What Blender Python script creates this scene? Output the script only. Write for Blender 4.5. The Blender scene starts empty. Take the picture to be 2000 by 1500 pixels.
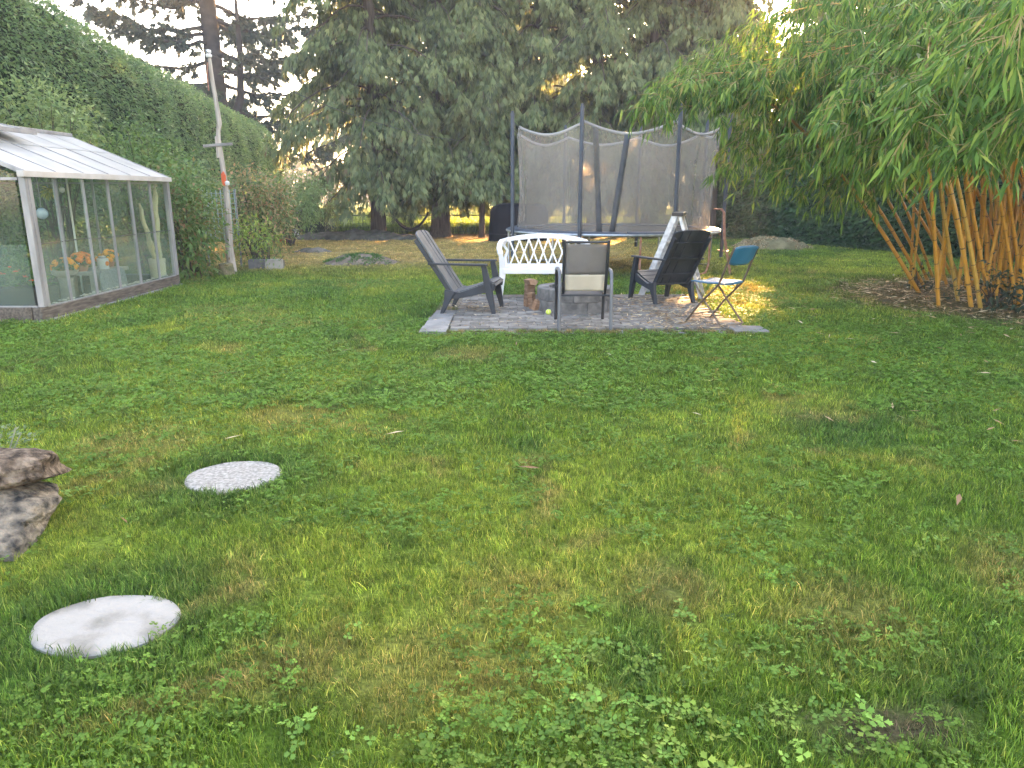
import bpy, math, random
import numpy as np
from mathutils import Vector, Matrix

# ------------------------------------------------------------------ camera, sky, sun, exposure
SC = bpy.context.scene
COL = SC.collection
F_PX, CAM_H = 1440.0, 1.5                      # focal length for a 2000 px wide frame, eye height
PITCH = math.atan(372.0 / F_PX)
cam_d = bpy.data.cameras.new('camera')
cam_d.sensor_width = 36.0
cam_d.lens = 36.0 * F_PX / 2000.0
cam_d.clip_start, cam_d.clip_end = 0.05, 2000.0
cam = bpy.data.objects.new('camera', cam_d)
cam.location = (0, 0, CAM_H)
cam.rotation_euler = (math.pi / 2 - PITCH, 0, 0)
COL.objects.link(cam)
SC.camera = cam

SUN_AZ, SUN_EL = math.radians(19.0), math.radians(12.4)
SUN = Vector((math.sin(SUN_AZ) * math.cos(SUN_EL), math.cos(SUN_AZ) * math.cos(SUN_EL), math.sin(SUN_EL)))
world = bpy.data.worlds.new('World')
SC.world = world
world.use_nodes = True
wn = world.node_tree.nodes
bg = wn['Background']
sky = wn.new('ShaderNodeTexSky')
sky.sky_type = 'NISHITA'
sky.sun_disc = False
sky.sun_elevation, sky.sun_rotation = SUN_EL, SUN_AZ
sky.air_density, sky.dust_density, sky.ozone_density = 0.85, 4.0, 0.3
world.node_tree.links.new(sky.outputs['Color'], bg.inputs['Color'])
bg.inputs['Strength'].default_value = 0.08
sun_d = bpy.data.lights.new('sun', 'SUN')
sun_d.energy, sun_d.angle, sun_d.color = 5.0, math.radians(0.5), (1.0, 0.56, 0.22)
sun_o = bpy.data.objects.new('sun', sun_d)
sun_o.rotation_euler = SUN.to_track_quat('Z', 'Y').to_euler()
sun_o.location = (20, 60, 20)
COL.objects.link(sun_o)
SC.view_settings.view_transform = 'Standard'
SC.view_settings.look = 'None'
SC.view_settings.gamma = 1.0
SC.view_settings.exposure = 4.5
SC.cycles.max_bounces = 8
SC.cycles.transparent_max_bounces = 24
SC.cycles.use_denoising = True

rng = np.random.default_rng(7)
random.seed(7)
R = math.radians

# ------------------------------------------------------------------ helpers
def at(px, py, Y):
    """world point seen at photo pixel (px, py) at distance Y along the garden"""
    x, u = (px - 1000) / F_PX, (750 - py) / F_PX
    d = (x, math.cos(PITCH) + u * math.sin(PITCH), -math.sin(PITCH) + u * math.cos(PITCH))
    t = Y / d[1]
    return Vector((d[0] * t, Y, CAM_H + d[2] * t))

def tag(o, label=None, cat=None, group=None, kind=None):
    if label: o['label'] = label
    if cat: o['category'] = cat
    if group: o['group'] = group
    if kind: o['kind'] = kind
    return o

def thing(name, label, cat, loc=(0, 0, 0), rotz=0.0, group=None):
    o = bpy.data.objects.new(name, None)
    o.empty_display_size = 0.1
    o.location = loc
    o.rotation_euler = (0, 0, rotz)
    COL.objects.link(o)
    return tag(o, label, cat, group)

def link(name, me, parent=None, loc=None):
    o = bpy.data.objects.new(name, me)
    COL.objects.link(o)
    if parent: o.parent = parent
    if loc is not None: o.location = loc
    return o

def copy_tree(o, parent=None):
    c = o.copy(); COL.objects.link(c)
    if parent: c.parent = parent
    for ch in list(o.children): copy_tree(ch, c)
    return c

class MB:
    """collects simple shapes into one mesh"""
    def __init__(s): s.v, s.f, s.m = [], [], []
    def add(s, vs, fs, mi=0):
        o = len(s.v)
        s.v += [tuple(v) for v in vs]
        s.f += [tuple(i + o for i in f) for f in fs]
        s.m += [mi] * len(fs)
        return s
    def box(s, c, d, rot=None, mi=0, top=1.0):
        hx, hy, hz = d[0] / 2, d[1] / 2, d[2] / 2
        vs = [(sx * hx * (top if sz > 0 else 1), sy * hy * (top if sz > 0 else 1), sz * hz) for sz in (-1, 1) for sx, sy in ((-1, -1), (1, -1), (1, 1), (-1, 1))]
        if rot is not None: vs = [rot @ Vector(v) for v in vs]
        vs = [(v[0] + c[0], v[1] + c[1], v[2] + c[2]) for v in vs]
        return s.add(vs, [(3, 2, 1, 0), (4, 5, 6, 7), (0, 1, 5, 4), (1, 2, 6, 5), (2, 3, 7, 6), (3, 0, 4, 7)], mi)
    def bar(s, p0, p1, w, t, up=(0, 0, 1), mi=0, w1=None, t1=None):
        p0, p1, up = Vector(p0), Vector(p1), Vector(up)
        d = (p1 - p0).normalized()
        a = d.cross(up)
        if a.length < 1e-5: a = d.cross(Vector((1, 0, 0)))
        a.normalize(); b = a.cross(d).normalized()
        w1 = w if w1 is None else w1; t1 = t if t1 is None else t1
        vs = []
        for p, ww, tt in ((p0, w, t), (p1, w1, t1)):
            for i, j in ((-1, -1), (1, -1), (1, 1), (-1, 1)): vs.append(p + a * (i * ww / 2) + b * (j * tt / 2))
        return s.add(vs, [(3, 2, 1, 0), (4, 5, 6, 7), (0, 1, 5, 4), (1, 2, 6, 5), (2, 3, 7, 6), (3, 0, 4, 7)], mi)
    def tube(s, pts, r, n=8, mi=0, cap=True):
        pts = [Vector(p) for p in pts]
        rs = r if isinstance(r, (list, tuple)) else [r] * len(pts)
        vs, fs = [], []
        a = None
        for i, p in enumerate(pts):
            d = (pts[min(i + 1, len(pts) - 1)] - pts[max(i - 1, 0)]).normalized()
            if a is None:
                a = d.cross(Vector((0, 0, 1)))
                if a.length < 1e-3: a = d.cross(Vector((0, 1, 0)))
            a = (a - d * a.dot(d)).normalized()
            b = d.cross(a)
            for k in range(n):
                t = 2 * math.pi * k / n
                vs.append(p + (a * math.cos(t) + b * math.sin(t)) * rs[i])
        for i in range(len(pts) - 1):
            for k in range(n):
                k2 = (k + 1) % n
                fs.append((i * n + k, i * n + k2, (i + 1) * n + k2, (i + 1) * n + k))
        if cap:
            fs.append(tuple(range(n - 1, -1, -1)))
            fs.append(tuple((len(pts) - 1) * n + k for k in range(n)))
        return s.add(vs, fs, mi)
    def prism(s, poly, o, u, v, depth, mi=0):
        """polygon (2-D points in axes u, v at o) extruded by the vector depth, centred"""
        o, u, v, depth = Vector(o), Vector(u), Vector(v), Vector(depth)
        n = len(poly)
        vs = [o + u * x + v * y - depth / 2 for x, y in poly] + [o + u * x + v * y + depth / 2 for x, y in poly]
        fs = [tuple(range(n - 1, -1, -1)), tuple(range(n, 2 * n))] + [(i, (i + 1) % n, n + (i + 1) % n, n + i) for i in range(n)]
        return s.add(vs, fs, mi)
    def lathe(s, prof, n=24, c=(0, 0, 0), mi=0):
        vs, fs = [], []
        for r, z in prof:
            for k in range(n):
                t = 2 * math.pi * k / n
                vs.append((c[0] + r * math.cos(t), c[1] + r * math.sin(t), c[2] + z))
        for i in range(len(prof) - 1):
            for k in range(n):
                k2 = (k + 1) % n
                fs.append((i * n + k, i * n + k2, (i + 1) * n + k2, (i + 1) * n + k))
        return s.add(vs, fs, mi)
    def strip(s, rows, thick=0.0, mi=0):
        """grid of points (list of rows); with thickness a second skin along z"""
        nr, nc = len(rows), len(rows[0])
        vs = [p for r_ in rows for p in r_]
        fs = [(i * nc + j, i * nc + j + 1, (i + 1) * nc + j + 1, (i + 1) * nc + j) for i in range(nr - 1) for j in range(nc - 1)]
        return s.add(vs, fs, mi)
    def mesh(s, name, mats, smooth=False):
        me = bpy.data.meshes.new(name)
        me.from_pydata(s.v, [], s.f)
        for m in (mats if isinstance(mats, (list, tuple)) else [mats]): me.materials.append(m)
        if len(me.materials) > 1: me.polygons.foreach_set('material_index', s.m)
        if smooth:
            me.polygons.foreach_set('use_smooth', [True] * len(me.polygons))
            me.set_sharp_from_angle(angle=R(40))
        me.update()
        return me
    def build(s, name, mats, parent=None, smooth=False, bevel=0.0, solid=0.0, loc=None):
        o = link(name, s.mesh(name, mats, smooth), parent, loc)
        if solid:
            m = o.modifiers.new('solid', 'SOLIDIFY'); m.thickness = solid; m.offset = 0
        if bevel:
            m = o.modifiers.new('bevel', 'BEVEL'); m.width = bevel; m.segments = 2; m.limit_method = 'ANGLE'
        return o

# value noise on arrays
def _h(ix, iy, seed):
    n = (ix.astype(np.int64) * 374761393 + iy.astype(np.int64) * 668265263 + seed * 1442695041) & 0x7fffffff
    n = ((n ^ (n >> 13)) * 1274126177) & 0x7fffffff
    return ((n ^ (n >> 16)) & 0xffff) / 65535.0
def vn(x, y, sc=1.0, seed=0, octv=1):
    x = np.asarray(x, float) / sc; y = np.asarray(y, float) / sc
    tot, amp, s = 0.0, 1.0, 0.0
    for o in range(octv):
        xi, yi = np.floor(x), np.floor(y)
        fx, fy = x - xi, y - yi
        fx, fy = fx * fx * (3 - 2 * fx), fy * fy * (3 - 2 * fy)
        a, b = _h(xi, yi, seed + o), _h(xi + 1, yi, seed + o)
        c, d = _h(xi, yi + 1, seed + o), _h(xi + 1, yi + 1, seed + o)
        tot = tot + amp * ((a * (1 - fx) + b * fx) * (1 - fy) + (c * (1 - fx) + d * fx) * fy)
        s += amp; amp *= 0.5; x = x * 2.03 + 17.1; y = y * 2.03 + 5.7
    return tot / s
def sstep(a, b, x):
    t = np.clip((x - a) / (b - a), 0, 1)
    return t * t * (3 - 2 * t)
def unit(a):
    return a / np.maximum(np.linalg.norm(a, axis=-1, keepdims=True), 1e-9)
def rdir(n):
    return unit(rng.normal(size=(n, 3)))

# ------------------------------------------------------------------ materials
def mat(name, c1, c2=None, scale=8.0, rough=0.6, metal=0.0, bump=0.0, bscale=None, detail=4.0, spec=0.4, c3=None, rand=0.0, stretch=None, trans=0.0):
    m = bpy.data.materials.new(name); m.use_nodes = True
    nt = m.node_tree; N = nt.nodes; L = nt.links
    p = N['Principled BSDF']
    p.inputs['Roughness'].default_value = rough
    p.inputs['Metallic'].default_value = metal
    p.inputs['Specular IOR Level'].default_value = spec
    tc = N.new('ShaderNodeTexCoord')
    vec = tc.outputs['Object']
    if stretch:
        mp = N.new('ShaderNodeMapping'); mp.inputs['Scale'].default_value = stretch
        L.new(vec, mp.inputs['Vector']); vec = mp.outputs['Vector']
    if rand:
        oi = N.new('ShaderNodeObjectInfo')
        ad = N.new('ShaderNodeVectorMath'); ad.operation = 'ADD'
        ml = N.new('ShaderNodeVectorMath'); ml.operation = 'SCALE'; ml.inputs['Scale'].default_value = 37.0
        cmb = N.new('ShaderNodeCombineXYZ')
        for k in range(3): L.new(oi.outputs['Random'], cmb.inputs[k])
        L.new(cmb.outputs[0], ml.inputs[0]); L.new(vec, ad.inputs[0]); L.new(ml.outputs[0], ad.inputs[1]); vec = ad.outputs[0]
    col = None
    if c2 is not None:
        n = N.new('ShaderNodeTexNoise'); n.inputs['Scale'].default_value = scale; n.inputs['Detail'].default_value = detail
        L.new(vec, n.inputs['Vector'])
        cr = N.new('ShaderNodeValToRGB')
        cr.color_ramp.elements[0].position = 0.32; cr.color_ramp.elements[1].position = 0.68
        cr.color_ramp.elements[0].color = (*c1, 1); cr.color_ramp.elements[1].color = (*c2, 1)
        if c3 is not None:
            e = cr.color_ramp.elements.new(0.5); e.color = (*c3, 1)
        L.new(n.outputs['Fac'], cr.inputs['Fac'])
        col = cr.outputs['Color']
    if rand:
        hs = N.new('ShaderNodeHueSaturation')
        mr = N.new('ShaderNodeMapRange'); mr.inputs['To Min'].default_value = 1 - rand; mr.inputs['To Max'].default_value = 1 + rand
        L.new(oi.outputs['Random'], mr.inputs['Value']); L.new(mr.outputs['Result'], hs.inputs['Value'])
        if col is None: hs.inputs['Color'].default_value = (*c1, 1)
        else: L.new(col, hs.inputs['Color'])
        col = hs.outputs['Color']
    if col is None: p.inputs['Base Color'].default_value = (*c1, 1)
    else: L.new(col, p.inputs['Base Color'])
    if bump:
        n2 = N.new('ShaderNodeTexNoise'); n2.inputs['Scale'].default_value = bscale or scale * 4; n2.inputs['Detail'].default_value = 5
        L.new(vec, n2.inputs['Vector'])
        b = N.new('ShaderNodeBump'); b.inputs['Strength'].default_value = 1.0; b.inputs['Distance'].default_value = bump
        L.new(n2.outputs['Fac'], b.inputs['Height']); L.new(b.outputs['Normal'], p.inputs['Normal'])
    if trans:
        mix = N.new('ShaderNodeMixShader'); tr = N.new('ShaderNodeBsdfTranslucent')
        mix.inputs['Fac'].default_value = trans
        if col is None: tr.inputs['Color'].default_value = (*c1, 1)
        else: L.new(col, tr.inputs['Color'])
        L.new(p.outputs[0], mix.inputs[1]); L.new(tr.outputs[0], mix.inputs[2])
        L.new(mix.outputs[0], N['Material Output'].inputs['Surface'])
    return m

def leafmat(name, stops, transl=0.35, rough=0.5, spec=0.3, inst=False, objrand=False):
    """leaf: colour picked by the per-leaf value 'rnd' (or, for scattered tufts, the per-tuft colour 'tint')"""
    m = bpy.data.materials.new(name); m.use_nodes = True
    nt = m.node_tree; N = nt.nodes; L = nt.links
    p = N['Principled BSDF']
    p.inputs['Roughness'].default_value = rough
    p.inputs['Specular IOR Level'].default_value = spec
    if objrand:
        a = N.new('ShaderNodeObjectInfo'); fac = a.outputs['Random']
    else:
        a = N.new('ShaderNodeAttribute'); a.attribute_name = 'rnd'; fac = a.outputs['Fac']
    cr = N.new('ShaderNodeValToRGB')
    el = cr.color_ramp.elements
    while len(el) < len(stops): el.new(0.5)
    for e, (q, c) in zip(el, stops): e.position = q; e.color = (*c, 1)
    L.new(fac, cr.inputs['Fac'])
    col = cr.outputs['Color']
    if inst:
        t = N.new('ShaderNodeAttribute'); t.attribute_type = 'INSTANCER'; t.attribute_name = 'tint'
        mx = N.new('ShaderNodeMix'); mx.data_type = 'RGBA'; mx.blend_type = 'MULTIPLY'; mx.inputs['Factor'].default_value = 1.0
        L.new(col, mx.inputs['A']); L.new(t.outputs['Color'], mx.inputs['B']); col = mx.outputs['Result']
    L.new(col, p.inputs['Base Color'])
    tr = N.new('ShaderNodeBsdfTranslucent')
    hs = N.new('ShaderNodeHueSaturation'); hs.inputs['Value'].default_value = 1.25; hs.inputs['Hue'].default_value = 0.485
    L.new(col, hs.inputs['Color']); L.new(hs.outputs[0], tr.inputs['Color'])
    mix = N.new('ShaderNodeMixShader'); mix.inputs['Fac'].default_value = transl
    L.new(p.outputs[0], mix.inputs[1]); L.new(tr.outputs[0], mix.inputs[2])
    L.new(mix.outputs[0], N['Material Output'].inputs['Surface'])
    return m

# ------------------------------------------------------------------ leaves
def _kite(ang=0.0, l=1.0, w=1.0):
    ca, sa = math.cos(ang), math.sin(ang)
    return [(x * ca - y * sa, (x * sa + y * ca), z) for x, y, z in ((0, 0, 0), (0.45 * l, -0.5 * w, 0.0), (l, 0, 0), (0.45 * l, 0.5 * w, 0.0))]
SHAPES = {
    'kite': ([(0, 0, 0), (.42, -.5, 0), (1, 0, 0), (.42, .5, 0)], [(0, 1, 2), (0, 2, 3)]),
    'lance': ([(0, 0, 0), (.36, -.5, .14), (.40, 0, -.06), (.36, .5, .14), (1, 0, 0)], [(0, 1, 2), (0, 2, 3), (1, 4, 2), (2, 4, 3)]),
}
def tri_mesh(name, V, F, rnd, m):
    """V (n,k,3) vertices of n leaves, F the triangles of one leaf"""
    n, k = V.shape[:2]
    F = np.asarray(F)
    faces = (F[None] + (np.arange(n) * k)[:, None, None]).reshape(-1, 3)
    me = bpy.data.meshes.new(name)
    me.vertices.add(n * k); me.loops.add(faces.size); me.polygons.add(len(faces))
    me.vertices.foreach_set('co', V.reshape(-1).astype(np.float32))
    me.loops.foreach_set('vertex_index', faces.reshape(-1).astype(np.int32))
    me.polygons.foreach_set('loop_start', (np.arange(len(faces)) * 3).astype(np.int32))
    at_ = me.attributes.new('rnd', 'FLOAT', 'POINT')
    at_.data.foreach_set('value', np.repeat(rnd, k).astype(np.float32))
    me.materials.append(m)
    me.update(calc_edges=True)
    return me
def leaf_verts(P, D, N, L, W, shape='kite', droop=0.0):
    D = unit(D); S = unit(np.cross(D, N)); U = np.cross(S, D)
    L = np.asarray(L)[:, None, None] * np.ones((len(P), 1, 1)); W = np.asarray(W)[:, None, None] * np.ones((len(P), 1, 1))
    if shape in ('spray', 'fern'):  # a frond: one long blade and two side blades
        T, F = [], []
        for i, (a, l, w) in enumerate(((0, 1, .34), (.55, .62, .26), (-.55, .62, .26)) if shape == 'spray' else ((0, 1, .19), (.34, .74, .15), (-.34, .74, .15))):
            ca, sa = math.cos(a), math.sin(a); off = 0.0 if i == 0 else 0.12
            T += [(x * ca - y * sa + off, x * sa + y * ca, z) for x, y, z in ((0, 0, 0), (.42 * l, -.5 * w, 0), (l, 0, 0), (.42 * l, .5 * w, 0))]
            F += [(4 * i, 4 * i + 1, 4 * i + 2), (4 * i, 4 * i + 2, 4 * i + 3)]
        T = np.array(T); W = L
    else:
        T, F = SHAPES[shape]; T = np.array(T, float)
    V = P[:, None, :] + T[None, :, 0:1] * L * D[:, None, :] + T[None, :, 1:2] * W * S[:, None, :] + T[None, :, 2:3] * W * U[:, None, :]
    V[:, :, 2] -= droop * L[:, :, 0] * T[None, :, 0] ** 2
    return V, F
def leaf_obj(name, P, D, N, L, W, m, parent=None, shape='kite', droop=0.0, rnd=None, kind=None):
    V, F = leaf_verts(P, D, N, L, W, shape, droop)
    if rnd is None: rnd = rng.random(len(P))
    o = link(name, tri_mesh(name, V, F, rnd, m), parent)
    if kind: o['kind'] = kind
    return o

# the low sun reaches the lawn through one gap in the trees: foliage standing in that beam is left out
GAPS = [((3.10, 11.4), (0.36, 1.35), 0.0), ((2.35, 8.9), (0.45, 1.0), 0.0)]
GAP_PAD = 0.5
def keep_sun_gap(P):
    s = np.array(SUN)
    q = P - s[None] * (P[:, 2:3] / s[2])
    q = q + .5 * (np.stack([vn(q[:, 0], q[:, 1], .5, 201, 2), vn(q[:, 0], q[:, 1], .5, 202, 2) * 1.5], 1) - .5).repeat(1, 0) @ np.array([[1., 0, 0], [0, 1., 0]])
    keep = np.ones(len(P), bool)
    for (cx, cy), (rx, ry), leak in GAPS:
        ins = ((q[:, 0] - cx) / (rx + GAP_PAD)) ** 2 + ((q[:, 1] - cy) / (ry + GAP_PAD * 2)) ** 2 < 1
        keep &= ~(ins & (rng.random(len(P)) > leak))
    return keep

# ------------------------------------------------------------------ scattering (stuff only)
def scatter(name, P, rot, scl, tint, variants, kind='stuff', parent=None):
    n = len(P)
    me = bpy.data.meshes.new(name)
    me.vertices.add(n)
    me.vertices.foreach_set('co', np.asarray(P, np.float32).reshape(-1))
    def attr(nm, typ, field, arr):
        a = me.attributes.new(nm, typ, 'POINT'); a.data.foreach_set(field, np.asarray(arr).reshape(-1))
    attr('rot', 'FLOAT_VECTOR', 'vector', np.asarray(rot, np.float32))
    attr('scl', 'FLOAT', 'value', np.asarray(scl, np.float32))
    attr('tint', 'FLOAT_COLOR', 'color', np.concatenate([tint, np.ones((n, 1))], 1).astype(np.float32))
    attr('idx', 'INT', 'value', rng.integers(0, len(variants), n).astype(np.int32))
    me.update()
    o = link(name, me, parent)
    o['kind'] = kind
    ng = bpy.data.node_groups.new(name, 'GeometryNodeTree')
    ng.interface.new_socket('Geometry', in_out='INPUT', socket_type='NodeSocketGeometry')
    ng.interface.new_socket('Geometry', in_out='OUTPUT', socket_type='NodeSocketGeometry')
    gi, go = ng.nodes.new('NodeGroupInput'), ng.nodes.new('NodeGroupOutput')
    iop = ng.nodes.new('GeometryNodeInstanceOnPoints')
    jn = ng.nodes.new('GeometryNodeJoinGeometry')
    for v in variants:
        oi = ng.nodes.new('GeometryNodeObjectInfo'); oi.inputs['Object'].default_value = v
        g2 = ng.nodes.new('GeometryNodeGeometryToInstance')
        ng.links.new(oi.outputs['Geometry'], g2.inputs[0]); ng.links.new(g2.outputs[0], jn.inputs[0])
    def named(nm, dt):
        a = ng.nodes.new('GeometryNodeInputNamedAttribute'); a.data_type = dt; a.inputs['Name'].default_value = nm
        return a.outputs['Attribute']
    ng.links.new(gi.outputs[0], iop.inputs['Points'])
    ng.links.new(jn.outputs[0], iop.inputs['Instance'])
    iop.inputs['Pick Instance'].default_value = True
    ng.links.new(named('idx', 'INT'), iop.inputs['Instance Index'])
    e2r = ng.nodes.new('FunctionNodeEulerToRotation')
    ng.links.new(named('rot', 'FLOAT_VECTOR'), e2r.inputs[0])
    ng.links.new(e2r.outputs[0], iop.inputs['Rotation'])
    ng.links.new(named('scl', 'FLOAT'), iop.inputs['Scale'])
    ng.links.new(iop.outputs[0], go.inputs[0])
    md = o.modifiers.new('scatter', 'NODES'); md.node_group = ng
    return o

# ================================================================== GROUND
STONES = [((-1.515, 3.765), 0.255, 0.235), ((-1.455, 2.345), 0.25, 0.185)]
PATIO = (-1.02, 2.62, 7.9, 10.95)
GH = (-8.62, -5.60, 8.76, 12.42)               # greenhouse footprint x0 x1 y0 y1
BAMBOO_C = (7.4, 10.6)

def mix3(a, b, t): return np.asarray(a)[None] * (1 - t[:, None]) + np.asarray(b)[None] * t[:, None]
def lawn_tint(x, y):
    x = np.asarray(x, float).ravel(); y = np.asarray(y, float).ravel()
    wx = x + (vn(x, y, .7, 91, 2) - .5) * .8; wy = y + (vn(x, y, .7, 92, 2) - .5) * .8
    a = vn(wx, wy, 1.5, 11, 3)
    c = mix3((.098, .178, .019), (.185, .255, .031), sstep(.34, .66, a))
    lush = sstep(.55, .75, vn(wx, wy, 1.1, 21, 3))
    for (sx, sy), rx, ry in STONES:
        lush = np.maximum(lush, sstep(.75, .28, np.hypot(x - sx, (y - sy))) * .95)
    c = c * (1 - lush[:, None]) + np.array((.068, .140, .022))[None] * lush[:, None]
    dry = sstep(.62, .86, vn(wx, wy, .38, 31, 3)) * .5
    for (dx, dy, dr) in ((-.30, 2.05, .34), (-.02, 2.55, .28), (-.75, 2.10, .25), (-2.3, 4.4, .4), (-1.5, 4.9, .4), (.55, 2.6, .25), (1.25, 2.4, .3), (2.1, 2.7, .35), (-3.6, 9.4, .8), (-3.0, 8.5, .6), (-.4, 6.9, .4), (-2.5, 12.5, .8)):
        dry = np.maximum(dry, sstep(dr * 1.3, dr * .35, np.hypot(x - dx, y - dy) + .45 * dr * (vn(x, y, .22, 7, 3) - .5) * 2) * .38)
    far = sstep(13.2, 17.8, y + 2.5 * (vn(x, y, 2.5, 41, 2) - .5)) * sstep(6.0, 2.5, x + .6 * (vn(x, y, 1.5, 42) - .5)) * 1.1
    dry = np.maximum(dry, far * (0.55 + .45 * vn(x, y * 2.2, 1.6, 44, 2)))
    dryc = mix3((.27, .19, .065), (.34, .27, .11), vn(x, y, .5, 33, 2))
    dry = np.minimum(dry, .95); dryc = dryc * (1 + .5 * sstep(14, 18, y))[:, None]
    c = c * (1 - dry[:, None]) + dryc * dry[:, None]
    sun_tint = sstep(1.5, .6, np.hypot((x - 3.1) / .9, (y - 11.6) / 1.5) + .6 * (vn(x, y, .4, 57, 2) - .5)) * .7     # orange of the sun patch beside the patio, painted in as straw colour
    c = c * (1 - sun_tint[:, None]) + np.array((.34, .25, .055))[None] * sun_tint[:, None]
    br = sstep(1.0, .4, np.hypot((x - 1.05) / .36, (y - 1.84) / .11) + .5 * (vn(x, y, .12, 58, 2) - .5)) * .9
    c = c * (1 - br[:, None]) + np.array((.10, .075, .05))[None] * br[:, None]
    # trodden, littered soil under the bamboo and the conifers
    bam = sstep(3.6, 2.2, np.hypot((x - 8.2) / 1.15, (y - 10.7)) + .5 * (vn(x, y, .4, 51, 2) - .5))
    und = sstep(24.6, 26.0, y + .8 * (vn(x, y, .8, 52, 2) - .5))
    s = np.maximum(bam * .85, und * .7)
    c = c * (1 - s[:, None]) + np.array((.085, .058, .032))[None] * s[:, None]
    return c
def lawn_z(x, y):
    return (vn(x, y, 1.3, 61, 2) - .5) * .03 * sstep(12.5, 10.8, np.maximum(np.abs(x - .8) * 2.2, np.abs(y - 9.4) * 0) + 8) * 0 + (vn(x, y, .45, 62, 2) - .5) * .012

xs = np.concatenate([[-600, -250, -120, -60, -30, -18], np.arange(-13, 15.01, .2), [19, 30, 60, 120, 250, 600]])
ys = np.concatenate([[-60, -20, -6], np.arange(-1, 29.01, .2), [33, 40, 60, 120, 300, 900]])
gx, gy = np.meshgrid(xs, ys)
gz = lawn_z(gx, gy) * ((gy < 29) & (gy > -1.1))
nxs, nys = len(xs), len(ys)
me = bpy.data.meshes.new('lawn')
fi = (np.arange(nys - 1)[:, None] * nxs + np.arange(nxs - 1)[None]).ravel()
me.from_pydata(np.stack([gx.ravel(), gy.ravel(), gz.ravel()], 1).tolist(), [], np.stack([fi, fi + 1, fi + 1 + nxs, fi + nxs], 1).tolist())
ca = me.attributes.new('tint', 'FLOAT_COLOR', 'POINT')
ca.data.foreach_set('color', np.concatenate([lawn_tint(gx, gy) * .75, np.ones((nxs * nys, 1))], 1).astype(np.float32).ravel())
me.polygons.foreach_set('use_smooth', [True] * len(me.polygons))
gm = bpy.data.materials.new('turf_soil'); gm.use_nodes = True
nt = gm.node_tree; p = nt.nodes['Principled BSDF']; p.inputs['Roughness'].default_value = .95; p.inputs['Specular IOR Level'].default_value = .1
a = nt.nodes.new('ShaderNodeAttribute'); a.attribute_name = 'tint'
n = nt.nodes.new('ShaderNodeTexNoise'); n.inputs['Scale'].default_value = 55; n.inputs['Detail'].default_value = 6
tcg = nt.nodes.new('ShaderNodeTexCoord'); nt.links.new(tcg.outputs['Object'], n.inputs['Vector'])
mr = nt.nodes.new('ShaderNodeMapRange'); mr.inputs['From Min'].default_value = .3; mr.inputs['From Max'].default_value = .7; mr.inputs['To Min'].default_value = .45; mr.inputs['To Max'].default_value = 1.35
hs = nt.nodes.new('ShaderNodeHueSaturation')
nt.links.new(n.outputs['Fac'], mr.inputs['Value']); nt.links.new(mr.outputs[0], hs.inputs['Value']); nt.links.new(a.outputs['Color'], hs.inputs['Color']); nt.links.new(hs.outputs[0], p.inputs['Base Color'])
b = nt.nodes.new('ShaderNodeBump'); b.inputs['Distance'].default_value = .03; nt.links.new(n.outputs['Fac'], b.inputs['Height']); nt.links.new(b.outputs[0], p.inputs['Normal'])
me.materials.append(gm)
lawn = link('lawn', me); lawn['kind'] = 'structure'

field_m = mat('field_crop', (.11, .18, .04), (.24, .28, .08), scale=.35, rough=.9, spec=.1, c3=(.17, .22, .055), bump=.2, bscale=3)
mb = MB(); mb.add([(-300, 29.2, .012), (300, 29.2, .012), (300, 140, .012), (-300, 140, .012)], [(0, 1, 2, 3)])
tag(mb.build('field', field_m), kind='structure')

# ------------------------------------------------------------------ grass
grass_m = leafmat('grass_blades', [(0, (.42, .48, .42)), (.45, (.95, .98, .9)), (.8, (1.5, 1.4, 1.2)), (.92, (2.0, 1.75, 2.0)), (1.0, (3.6, 2.1, 3.2))], transl=.30, rough=.55, spec=.25, inst=True)
def tuft(name, nb, rad, hl, hh, w, lean):
    V, Fs = [], []
    for i in range(nb):
        r_, t_ = rad * math.sqrt(random.random()), random.random() * 6.283
        px, py = r_ * math.cos(t_), r_ * math.sin(t_)
        h = random.uniform(hl, hh); az = random.random() * 6.283; le = h * random.uniform(.15, lean)
        dx, dy = math.cos(az), math.sin(az)
        fx, fy = -dy, dx
        if random.random() < .5: fx, fy = math.cos(az + 1), math.sin(az + 1)
        ww = w * random.uniform(.7, 1.25) / 2
        q = [(px + dx * le * .0, py + dy * le * .0, -.005), (px + dx * le * .35, py + dy * le * .35, h * .55), (px + dx * le, py + dy * le, h * (1 - .25 * (le / h)))]
        V.append([(q[0][0] - fx * ww, q[0][1] - fy * ww, q[0][2]), (q[0][0] + fx * ww, q[0][1] + fy * ww, q[0][2]),
                  (q[1][0] - fx * ww * .8, q[1][1] - fy * ww * .8, q[1][2]), (q[1][0] + fx * ww * .8, q[1][1] + fy * ww * .8, q[1][2]), q[2]])
    V = np.array(V)
    me = tri_mesh(name, V, [(0, 1, 3), (0, 3, 2), (2, 3, 4)], rng.random(nb), grass_m)
    return bpy.data.objects.new(name, me)
near_t = [tuft('grass_tuft', 34, .055, .025, .06, .0032, .9) for _ in range(7)]
mid_t = [tuft('grass_tuft', 30, .08, .025, .055, .0048, 1.0) for _ in range(6)]
far_t = [tuft('grass_tuft', 30, .16, .025, .05, .011, 1.1) for _ in range(5)]
weed_t = [tuft('grass_tuft', 26, .2, .3, .75, .03, .7) for _ in range(5)]

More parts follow.
